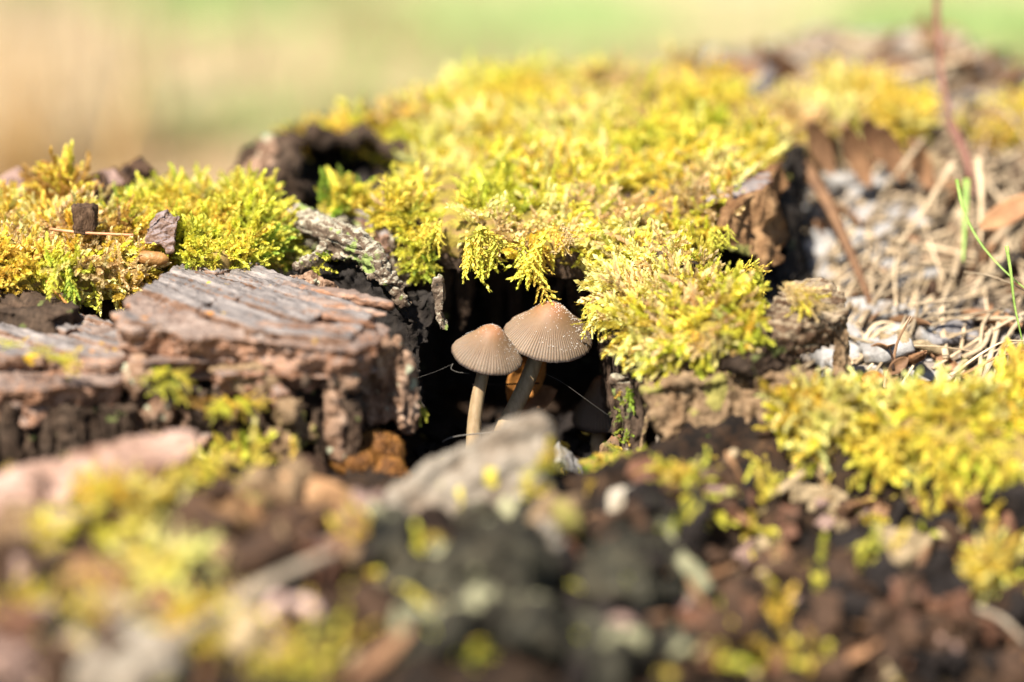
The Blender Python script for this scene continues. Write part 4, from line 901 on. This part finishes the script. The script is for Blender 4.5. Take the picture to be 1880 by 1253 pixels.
# ---- bank litter
bankp = [(1570, 700), (1900, 690), (1900, 110), (1700, 60), (1500, 75), (1320, 120), (1430, 230), (1470, 320), (1480, 500)]
lowp = [(1470, 300), (1900, 250), (1900, 690), (1570, 700), (1480, 500)]
BZ = (-1, 30)
litter('bark_flake', 'whitish bark flake lying in the litter on the bank', 'bark', 'pale bark flakes on the bank', FLK['white'], bank_z, [(1470, 300), (1720, 330), (1720, 690), (1570, 700), (1480, 500)], 56, (.5, 1.2), 1001, BZ, 2.2, .05)
litter('bark_flake', 'grey bark flake lying in the litter on the bank', 'bark', 'grey bark flakes on the bank', FLK['grey'], bank_z, bankp, 30, (.3, .7), 1002, BZ, 1.0, .15)
litter('bark_flake', 'brown bark flake lying in the litter on the bank', 'bark', 'brown bark flakes on the bank', FLK['brown'] + FLK['beige'], bank_z, bankp, 60, (.3, .8), 1003, BZ, 1.0, .15)
litter('dead_leaf', 'curled brown dead leaf lying in the litter on the bank', 'leaf', 'dead leaves on the bank', LF, bank_z, bankp, 90, (.6, 1.3), 1004, BZ, .8, .2)
r = np.random.default_rng(1005); k = 0
while k < 300:
    x, y = (r.uniform(1480, 1900), r.uniform(300, 700)) if r.random() < .6 else (r.uniform(1440, 1900), r.uniform(70, 700))
    q = hit(bank_z, x, y, *BZ)
    if q is None or not inpoly(np.array([x]), np.array([y]), np.array(bankp, float))[0]: continue
    a = r.normal(.9, .6); L = r.uniform(1.5, 6.0); dv = np.array([math.cos(a), math.sin(a) * .9, 0]); lift = r.uniform(.3, 1.0)
    e = [q - dv * L / 2, q + [r.normal() * .3, r.normal() * .3, .15 + lift * .6], q + dv * L / 2]
    for w_ in (0, 2): e[w_][2] = max(bank_z(np.array([e[w_][0]]), np.array([e[w_][1]]))[0] + lift * (.3 + .7 * r.random()), e[1][2] - 1.2)
    e[1][2] = max(e[1][2], bank_z(np.array([e[1][0]]), np.array([e[1][1]]))[0] + .1)
    stalk('grass_stalk', 'dry tan grass stalk lying in the litter on the bank', 'grass stalk', e, r.choice([.035, .05, .06, .08, .12]), 'straw', 'dry stalks on the bank', 9, 5); k += 1
# particular stalks and leaves on the bank
for nm, lb, ct, pts, rad, mt in [
    ('twig', 'upright reddish-brown twig rising out of the far bank', 'twig', [(1718, -40, 9), (1722, 60, 9), (1728, 150, 8.6), (1750, 235, 8), (1785, 330, 7.2)], .21, 'twig'),
    ('twig', 'dark forked foot of the red twig running down the bank', 'twig', [(1745, 225, 8.2), (1775, 290, 7.6), (1790, 360, 7)], .2, 'twig'),
    ('grass_stalk', 'long pale stalk standing below the red twig', 'grass stalk', [(1795, 290, 7), (1802, 360, 6.5), (1800, 450, 5.5)], .12, 'straw'),
    ('grass_stalk', 'broad tan stalk leaning across the bank toward the log end', 'grass stalk', [(1750, 300, 7.5), (1700, 380, 6.5), (1650, 450, 5.6)], .13, 'straw'),
    ('grass_stalk', 'short orange-tan stalk leaning over the dark bark', 'grass stalk', [(1695, 255, 8.5), (1660, 300, 7.8), (1625, 345, 7.2)], .12, 'straw'),
    ('wood_strip', 'long brown wood strip slanting down beside the log end', 'wood strip', [(1470, 290, 8), (1520, 370, 6.8), (1560, 460, 5.5), (1600, 560, 4)], .28, 'leaf'),
    ('grass_plant', 'long thin bending green grass blade over the litter', 'grass', [(1757, 330, 2.2), (1768, 390, 1.8), (1800, 450, 1.4), (1845, 500, 1.0), (1900, 545, .8)], .055, 'grass'),
    ('grass_plant', 'stout upright green grass blade at the edge of the litter', 'grass', [(1848, 452, .2), (1856, 500, .2), (1862, 560, .2), (1880, 640, .2)], .10, 'grass'),
    ('grass_plant', 'blurred upright green blade behind the bending one', 'grass', [(1775, 330, 5.5), (1772, 400, 5), (1768, 480, 4.4)], .11, 'grass'),
    ('grass_stalk', 'thin pale stalk arching over the litter to the green blade', 'grass stalk', [(1770, 500, 2.2), (1815, 505, 1.6), (1855, 520, 1.2), (1900, 545, .9)], .06, 'straw'),
    ('grass_stalk', 'bent straw lying on the front-right moss cushion', 'grass stalk', [(1745, 690, -.6), (1800, 650, -.4), (1845, 624, -.2), (1900, 628, 0)], .07, 'straw'),
    ('grass_stalk', 'rusty straw under the bent pale straw', 'grass stalk', [(1765, 690, -.6), (1830, 655, -.3), (1900, 640, 0)], .08, 'leaf'),
    ('withered_stem', 'thin withered plant stem standing behind the front moss', 'plant', [(1640, 690, -1.2), (1640, 660, -1.0), (1648, 625, -.9), (1672, 582, -.8)], .06, 'leaf'),
    ('withered_stem', 'short dark withered side stem beside the thin one', 'plant', [(1640, 680, -1.2), (1638, 655, -1.1), (1633, 637, -1.1)], .05, 'brown')]:
    stalk(nm, lb, ct, PP(pts), rad, mt, None, 16, 7, .55, .35)
def leafthing(label, c, L, W, curl, fold, R, mat, seed, name='dead_leaf', bend=.2):
    V, F = leaf_shape(L, W, curl, fold, seed, bend); V = V @ np.asarray(R).T + c
    return tag(obj(name, V, F, CM[mat] if isinstance(mat, str) else mat), label, 'leaf')
E = lambda yaw, pitch, roll: np.array((Matrix.Rotation(yaw, 3, 'Z') @ Matrix.Rotation(pitch, 3, 'Y') @ Matrix.Rotation(roll, 3, 'X')))
leafthing('small brown withered leaf at the foot of the thin stem', P(1648, 672, -1.1), .75, .22, .5, .3, E(.5, -.5, 1.0), 'leaf', 31)
leafthing('small orange leaf peeking over the front moss', P(1603, 696, -1.6), .62, .3, .8, .1, E(0, 0, .9), 'orange', 32)
leafthing('rusty brown leaf beside the bending grass blade', P(1850, 395, 5), 2.4, .45, .5, .3, E(.6, -.3, .6), 'leaf', 33)
leafthing('pinkish round leaf on the far stump top', P(1345, 145, 15), 1.9, .8, .7, .2, E(.3, 0, .7), 'leaf', 34)
for k, (x, y, d, L) in enumerate([(1505, 270, 8, 2.0), (1570, 285, 8, 2.3), (1635, 280, 8.4, 2.0), (1690, 300, 8.6, 1.8), (1600, 255, 9, 1.6)]):
    q = P(x, y, d); leafthing('brown bark strip hanging down the bank below the far moss', q, L, .42, .6, .2, E(0, 0, 0) @ E(RNG.uniform(-.2, .2), 1.15, 0) @ E(0, 0, 1.5), 'leaf', 40 + k, 'bark_strip')['group'] = 'hanging bark strips on the bank'

# ---- left: wood chips and needle on the moss
def chip(name, label, prims, voxel, disp, mat, cat='wood chip'):
    V, F, N = remesh(prims, voxel); V = V + N * disp(V, N)[:, None]; return tag(obj(name, V, F, mat), label, cat)
M_chipd = mat_wood('dark_chip_wood', [(.02, .013, .008), (.085, .05, .028), (.20, .13, .08)], stretch=(2, 2, .4), scale=2.5)
M_chip = mat_wood('purple_brown_chip_wood', [(.09, .055, .04), (.24, .155, .115), (.42, .30, .235)], top=[(.10, .085, .09), (.20, .17, .17), (.28, .24, .24)], scale=2.5, topamt=.6)
chip('wood_chip', 'small dark cube of wood standing in the golden moss', [prism(PP([(130, 382, .2), (168, 380, .2), (175, 386, .35), (174, 424, .2), (160, 434, .1), (136, 430, .1)]), (.05, .5, .02))], .035, wood_disp((.1, 0, 1), .04, 4, .05, 3, .02, 701), M_chipd)
chip('wood_chip', 'angular pinkish-brown wood chip on the edge of the lime moss', [prism(PP([(262, 452, 0), (268, 420, 0), (285, 402, .1), (302, 392, .2), (306, 404, .2), (328, 410, .2), (320, 440, .1), (316, 468, 0), (306, 468, 0), (298, 448, 0)]), (.05, .55, .1), .9)], .035, wood_disp((.8, 0, .3), .06, 3, .06, 3, .03, 702), M_chip)
chip('seed_husk', 'smooth orange-brown husk below the angular wood chip', [ellipsoid(P(278, 474, -.15), (.5, 0, -.05), (0, .24, 0), (.02, 0, .22))], .04, lambda p, n: .03 * fbm(p * 3, 3, 9), mat_plain('husk', (.16, .06, .012), (.34, .17, .05), 1.8, .5, .4), 'husk')
stalk('pine_needle', 'orange needle lying across the golden moss to the wood chip', 'needle', PP([(92, 421, .3), (150, 428, .2), (245, 432, .1)]), .045, mat_plain('needle', (.35, .13, .05), (.60, .30, .16), 2, .5), None, 12, 6, 1, .8)
stalk('pine_needle', 'orange needle standing in the dark gap of the lower slab', 'needle', PP([(86, 517, -.9), (110, 545, -1.1), (134, 570, -1.3)]), .045, 'orange', None, 12, 6, 1, .8)
for k, (x, y, d) in enumerate([(205, 345, 4.6), (225, 330, 5), (185, 350, 4.4), (165, 362, 4), (240, 325, 5.2), (215, 362, 4), (30, 345, 5), (-5, 355, 5), (60, 352, 5), (20, 362, 4.6), (262, 318, 5.4), (195, 372, 3.6)]):
    q = inst('soil_crumb', TPL['brown' if k % 3 else 'pink'][k % 3], P(x, y, d), rot_rand(np.random.default_rng(k)), .42); tag(q, 'brown crumb of soil behind the golden and lime moss cushions', 'soil crumb', 'soil crumbs behind the moss cushions')

# ---- cave: leaf behind the stems, hairy brown growths, silk
leafthing('bright orange dead leaf standing behind the two stems', P(965, 690, 2.0), 1.9, .62, .6, .15, E(.25, -1.1, 0) @ E(0, 0, 1.45), 'orange', 51)  # bright base colour stands in for light reaching behind the stems
leafthing('orange-brown leaf scrap low behind the stems', P(985, 735, 2.4), 1.6, .6, .8, .2, E(-.3, -.5, 0) @ E(0, 0, 1.2), 'leaf', 52)
M_fuzz = mat_plain('hairy_fungus', (.03, .012, .004), (.12, .048, .013), 3, .7, .2); M_hair = mat_plain('hairy_fungus_hair', (.16, .06, .010), (.42, .18, .03), 3, .5, .4)
for k, (x, y, d, rr, lb) in enumerate([(648, 850, -3.5, .52, 'golden-brown bristly growth nearest the crumbling wood'), (695, 826, -2.9, .62, 'dark brown bristly growth above the others in the hollow'), (712, 876, -3.4, .56, 'reddish bristly growth against the pale wedge'), (678, 886, -3.5, .45, 'brown bristly growth at the bottom of the cluster')]):
    c = P(x, y, d); V, F, N = remesh([ellipsoid(c, (rr, 0, 0), (0, rr * .8, 0), (0, 0, rr * .85))], .06); V = V + N * (.10 * fbm(V * 2.2, 3, 55 + k))[:, None]
    b = c.copy(); b[2] = V[:, 2].min(); root = thing('bristly_growth', b, lb, 'fungus', 'bristly brown growths in the hollow'); obj('body', V, F, M_fuzz, root)
    p, n = sample_surface(V, F, 420, 60 + k); r = np.random.default_rng(k); n = n + r.normal(size=n.shape) * .45; R = basis(n, r.uniform(0, 6, len(p)))
    tv = np.array([(.09, 0, 0), (-.05, .08, 0), (-.05, -.08, 0), (0, 0, 1.0)]); tf = np.array([(0, 1, 3), (1, 2, 3), (2, 0, 3)])
    v, f, c_ = scatter_arrays([(tv, tf, np.ones(4))], p, R, r.uniform(.09, .18, len(p)), np.ones((len(p), 3)), np.zeros(len(p), int))
    o = obj('bristles', v, f, M_hair, root); o['kind'] = 'stuff'
M_silk = mat_plain('silk', (.07, .06, .05), (.16, .145, .12), 3, .5, .3)
for pts, rad, lb in [([(1000, 686, .2), (1030, 700, .1), (1075, 733, 0), (1120, 765, 0)], .004, 'fine silk thread from the larger stem to the mossy strut'), ([(760, 696, -.4), (800, 683, -.5), (832, 668, -.6)], .0035, 'fine silk thread tied to the rim of the smaller cap'), ([(832, 668, -.6), (826, 678, -.7), (840, 684, -.7), (862, 686, -.7)], .0085, 'tiny curled root hair under the smaller cap'),
                      ([(812, 812, -1.2), (816, 806, -1.2), (845, 800, -1.2), (880, 796, -1.1), (925, 790, -1.0)], .022, 'pale curved root fibre at the foot of the stems'), ([(868, 707, 1), (920, 706, 1.2), (990, 704, 1.4)], .03, 'dark twig running behind the two stems'), ([(632, 885, -2), (634, 905, -2.2), (633, 925, -2.3)], .02, 'short pale bristle hanging below the brown growths')]:
    stalk('root_fibre' if rad > .008 else 'silk_thread', lb, 'fibre' if rad > .008 else 'thread', PP(pts), rad, 'black' if 'dark' in lb else M_silk, None, 14, 5, 1, .8)
litter('soil_crumb', 'black crumb on the floor of the dark hollow', 'soil crumb', 'crumbs on the hollow floor', TPL['black'], core_z, [(760, 760), (1100, 760), (1120, 870), (980, 880), (760, 870)], 40, (.15, .35), 1020, (-3, 5), 0, .3)
tag(inst('wood_chip', FLK['white'][0], P(1045, 850, -2.0), E(.4, .8, .5), .55), 'grey-white wood chip beside the pale wedge in the hollow', 'wood chip')

# ---- foreground rim
def slabthing(name, label, pts, vec, voxel, disp, mat, cat='bark', taper=.97):
    V, F, N = remesh([prism(PP(pts), vec, taper)], voxel); V = V + N * disp(V, N)[:, None]; return tag(obj(name, V, F, mat), label, cat)
slabthing('bark_slab', 'long pinkish-brown bark slab lying below the broken wood face', [(-120, 895, -9.6), (60, 848, -9.0), (170, 816, -8.6), (300, 786, -8.2), (362, 789, -8.1), (376, 815, -8.6), (335, 842, -9.2), (180, 896, -9.8), (-120, 980, -10.6)], (0, .1, -.6), .09, wood_disp((.9, .1, .2), .14, 1, .1, .8, .06, 720), M_pink)
leafthing('broad curled orange-brown leaf on the front rim', P(565, 935, -8.8), 3.2, 1.0, .7, .15, E(-.25, .1, .5), mat_plain('curled_leaf', (.20, .09, .03), (.46, .27, .13), .8, .7, .3, .1), 61)
leafthing('pale-edged curling leaf tip beside the wedge', P(668, 965, -9.2), 1.7, .5, 1.0, .3, E(-1.1, .1, .3), mat_plain('pale_leaf', (.28, .17, .10), (.52, .38, .27), 1, .7, .3, .1), 62)
slabthing('wood_chip', 'smooth pale pink wood chip under the diagonal twig', [(430, 1150, -15.2), (500, 1100, -14.8), (560, 1092, -14.6), (592, 1130, -14.8), (560, 1180, -15.2), (500, 1215, -15.6)], (.1, .3, -1.2), .1, crumb_disp(.16, 1.0, 722), mat_plain('pink_chip', (.36, .22, .17), (.60, .43, .36), .8, .8), 'wood chip')
stalk('twig', 'diagonal grey-brown twig across the front rim', 'twig', PP([(290, 1195, -16.2), (400, 1130, -15.4), (500, 1065, -14.2), (625, 1010, -12.6)]), .2, 'greytwig', None, 18, 8, 1, .7)
slabthing('wood_chip', 'upright cream wood chip in the crumbs beside the wedge', [(1105, 985, -8.8), (1122, 905, -8.4), (1160, 900, -8.3), (1168, 945, -8.5), (1140, 1000, -8.9)], (.1, .35, 0), .07, crumb_disp(.06, 1.5, 724), mat_plain('cream_chip', (.26, .21, .14), (.46, .40, .31), 1, .7), 'wood chip')
slabthing('wood_chip', 'glossy red-brown nodule next to the cream chip', [(1150, 865, -6.6), (1185, 848, -6.4), (1215, 866, -6.5), (1205, 900, -6.7), (1165, 900, -6.8)], (.05, .6, 0), .07, crumb_disp(.1, 1.5, 726), CM['red'], 'wood chip')
for lb, pts, rad, mt in [('curved cream stalk rising from the dark gap', [(1350, 828, -5.0), (1325, 860, -5.4), (1303, 910, -5.8), (1296, 950, -6)], .13, 'beige'), ('tan stick lying across the dark gap', [(1475, 868, -5.0), (1420, 910, -5.6), (1370, 950, -6), (1345, 985, -6.2)], .14, 'beige'), ('short grey stick under the tan stick', [(1420, 900, -5.5), (1400, 940, -5.8), (1388, 985, -6)], .1, 'greytwig'),
                         ('olive moss-grown stem below the shaggy rim moss', [(1860, 1010, -8), (1810, 1060, -8.4), (1760, 1105, -8.8), (1705, 1120, -9)], .13, mat_plain('olive_stem', (.20, .17, .04), (.42, .36, .10), 1.5)), ('thin brown stem below the moss-grown stem', [(1790, 1115, -9.4), (1840, 1135, -9.6), (1885, 1180, -10)], .1, 'greytwig')]:
    stalk('stick', lb, 'stick', PP(pts), rad, mt, None, 14, 8, .7, .8)
for k, (x, y, d, s, lb) in enumerate([(1520, 922, -5.2, .52, 'small tan flake stuck on the dark wall under the moss'), (1650, 1018, -6.6, .95, 'large tan flake stuck on the dark wall under the moss'), (1600, 880, -4.6, .55, 'pale flake beneath the front-right moss'), (1470, 905, -5.4, .35, 'tan scrap beside the tan stick'), (1545, 970, -5.8, .25, 'tiny orange flake between the tan flakes')]):
    tag(inst('bark_flake', FLK['beige'][k % 4], P(x, y, d), E(.2 * k, .2, 1.1), s), lb, 'bark')
front = [(0, 900), (680, 900), (720, 1250), (0, 1250)]; right = [(1010, 960), (1240, 860), (1450, 930), (1880, 930), (1880, 1253), (1010, 1253)]; mid = [(690, 1000), (1250, 960), (1250, 1253), (690, 1253)]
CZ = (-20, 4)
for k, (cn, n, sz) in enumerate([('black', 50, (.25, .6)), ('brown', 50, (.25, .55)), ('red', 30, (.22, .45)), ('pink', 22, (.18, .36)), ('beige', 20, (.16, .34))]):
    nm = dict(black='black', brown='dark brown', red='reddish', pink='dull pink', beige='tan')[cn]
    litter('wood_crumb', nm + ' wood crumb in the heap below the shaggy rim moss', 'wood crumb', nm + ' crumbs below the rim moss', TPL[cn], core_z, right, n, sz, 1030 + k, CZ, 0, .35)
for k, (cn, n, sz) in enumerate([('brown', 22, (.35, .8)), ('pink', 16, (.25, .6)), ('beige', 14, (.25, .5)), ('red', 18, (.25, .6)), ('black', 8, (.3, .6))]):
    nm = dict(black='black', brown='dark brown', red='reddish', pink='dull pink', beige='tan')[cn]
    litter('wood_crumb', nm + ' wood crumb on the rim in front of the bark slab', 'wood crumb', nm + ' crumbs on the rim in front of the bark slab', TPL[cn], core_z, front, n, sz, 1040 + k, CZ, 0, .3, (1.3, 1, .8))
litter('wood_lump', 'grey-green rotten wood lump in front of the pale wedge', 'wood crumb', 'lumps in front of the pale wedge', [crumb_template(950 + j, M_grey) for j in range(3)], core_z, mid, 22, (.4, .9), 1050, CZ, 0, .2)
litter('dead_leaf', 'curled brown dead leaf in the heap below the shaggy rim moss', 'leaf', 'dead leaves below the rim moss', LF, core_z, right, 40, (.45, .85), 1051, CZ, .6, .3)
litter('dead_leaf', 'curled brown dead leaf on the rim in front of the bark slab', 'leaf', 'dead leaves on the rim in front of the bark slab', LF, core_z, front, 22, (.7, 1.2), 1052, CZ, .9, .25)
# loose moss shoots over the front
r = np.random.default_rng(77); ps = []
while len(ps) < 380:
    x = r.uniform(0, 1880); y = r.uniform(880, 1253)
    if 560 < x < 1060 and (y < 1000 or r.random() < .6): continue
    if fbm(np.array([[x / 160, y / 120, 0]]), 2, 5)[0] < .12 or (x > 1060 and r.random() < .55): continue
    q = hit(core_z, x, y, *CZ)
    if q is not None: ps.append(q + [0, 0, .1])
ps = np.array(ps); D = r.normal(size=ps.shape) + [0, -.3, .9]
v, f, c = scatter_arrays(T_LOW, ps, basis(D, r.uniform(0, 6, len(ps))), r.uniform(.5, 1.1, len(ps)), colours(ps, dict(yellow=1, gold=1, lime=.7, tan=.5), 7), r.integers(0, 4, len(ps)))
o = obj('loose_moss', v, f, M_moss, None, c); tag(o, 'loose yellow moss shoots strewn over the front rim', 'moss', None, 'stuff')

# ---- meadow behind
def tuft(label, x, y, dist, n, H, spread, mat, seed, group=None):
    r = np.random.default_rng(seed); c = P(x, y, dist - DF); c[2] = GZ
    root = thing('grass_tuft', c, label, 'grass', group)
    for i in range(n):
        b = c + np.array([r.normal() * spread, r.normal() * spread, -.5]); h = H * r.uniform(.5, 1.15); ln = r.normal(size=2) * .3
        obj('blade', *tube(np.array([b, b + [ln[0] * h * .3, ln[1] * h * .3, h * .5], b + [ln[0] * h, ln[1] * h, h * .95]]), [r.uniform(.15, .35), .25, .03], 4, .3), mat, root)
M_dry = mat_plain('dry_grass', (.55, .42, .27), (.78, .64, .46), .4, .8, .2, .45); M_grn = mat_plain('meadow_grass', (.28, .40, .12), (.45, .56, .22), .4, .7, .2, .3); M_och = mat_plain('bracken', (.36, .20, .06), (.60, .38, .14), .4, .8, .2, .2)
for k, (lb, x, y, ds, n, H, sp, mt) in enumerate([
    ('tall pale dry grass tuft behind the golden moss', 110, 190, 158, 40, 24, 5, M_dry), ('sparse dry grass tuft in the meadow beyond the spiky moss tuft', 330, 120, 185, 14, 18, 7, M_dry), ('rusty bracken clump behind the golden cushion', 20, 260, 150, 46, 9, 4, M_och),
    ('ochre grass clump far behind the knot', 380, 10, 200, 18, 8, 5, M_och), ('green grass tuft behind the rusty bracken clump', 0, 40, 190, 24, 12, 4, M_grn), ('broad green grass tuft beyond the moss plateau', 850, 120, 168, 230, 7, 11, M_grn),
    ('olive grass tuft between dry and green grass', 590, 50, 195, 18, 6, 4, M_grn), ('green grass tuft beyond the far bank', 1850, 90, 176, 120, 9, 8, M_grn), ('dry grass tuft beyond the hollow knot', 640, 100, 175, 14, 9, 6, M_dry), ('green grass tuft beyond the red twig', 1640, 5, 190, 26, 8, 7, M_grn)]):
    tuft(lb, x, y, ds, n, H, sp, mt, 1100 + k)

# individual moss sprigs last: shared mesh data, one object each
for (root, kind, k, temps, cn, sh, p, R, L) in LATER:
    inst('sprig', sprig_mesh(kind, k, temps, cn, sh), p, R, L, root)
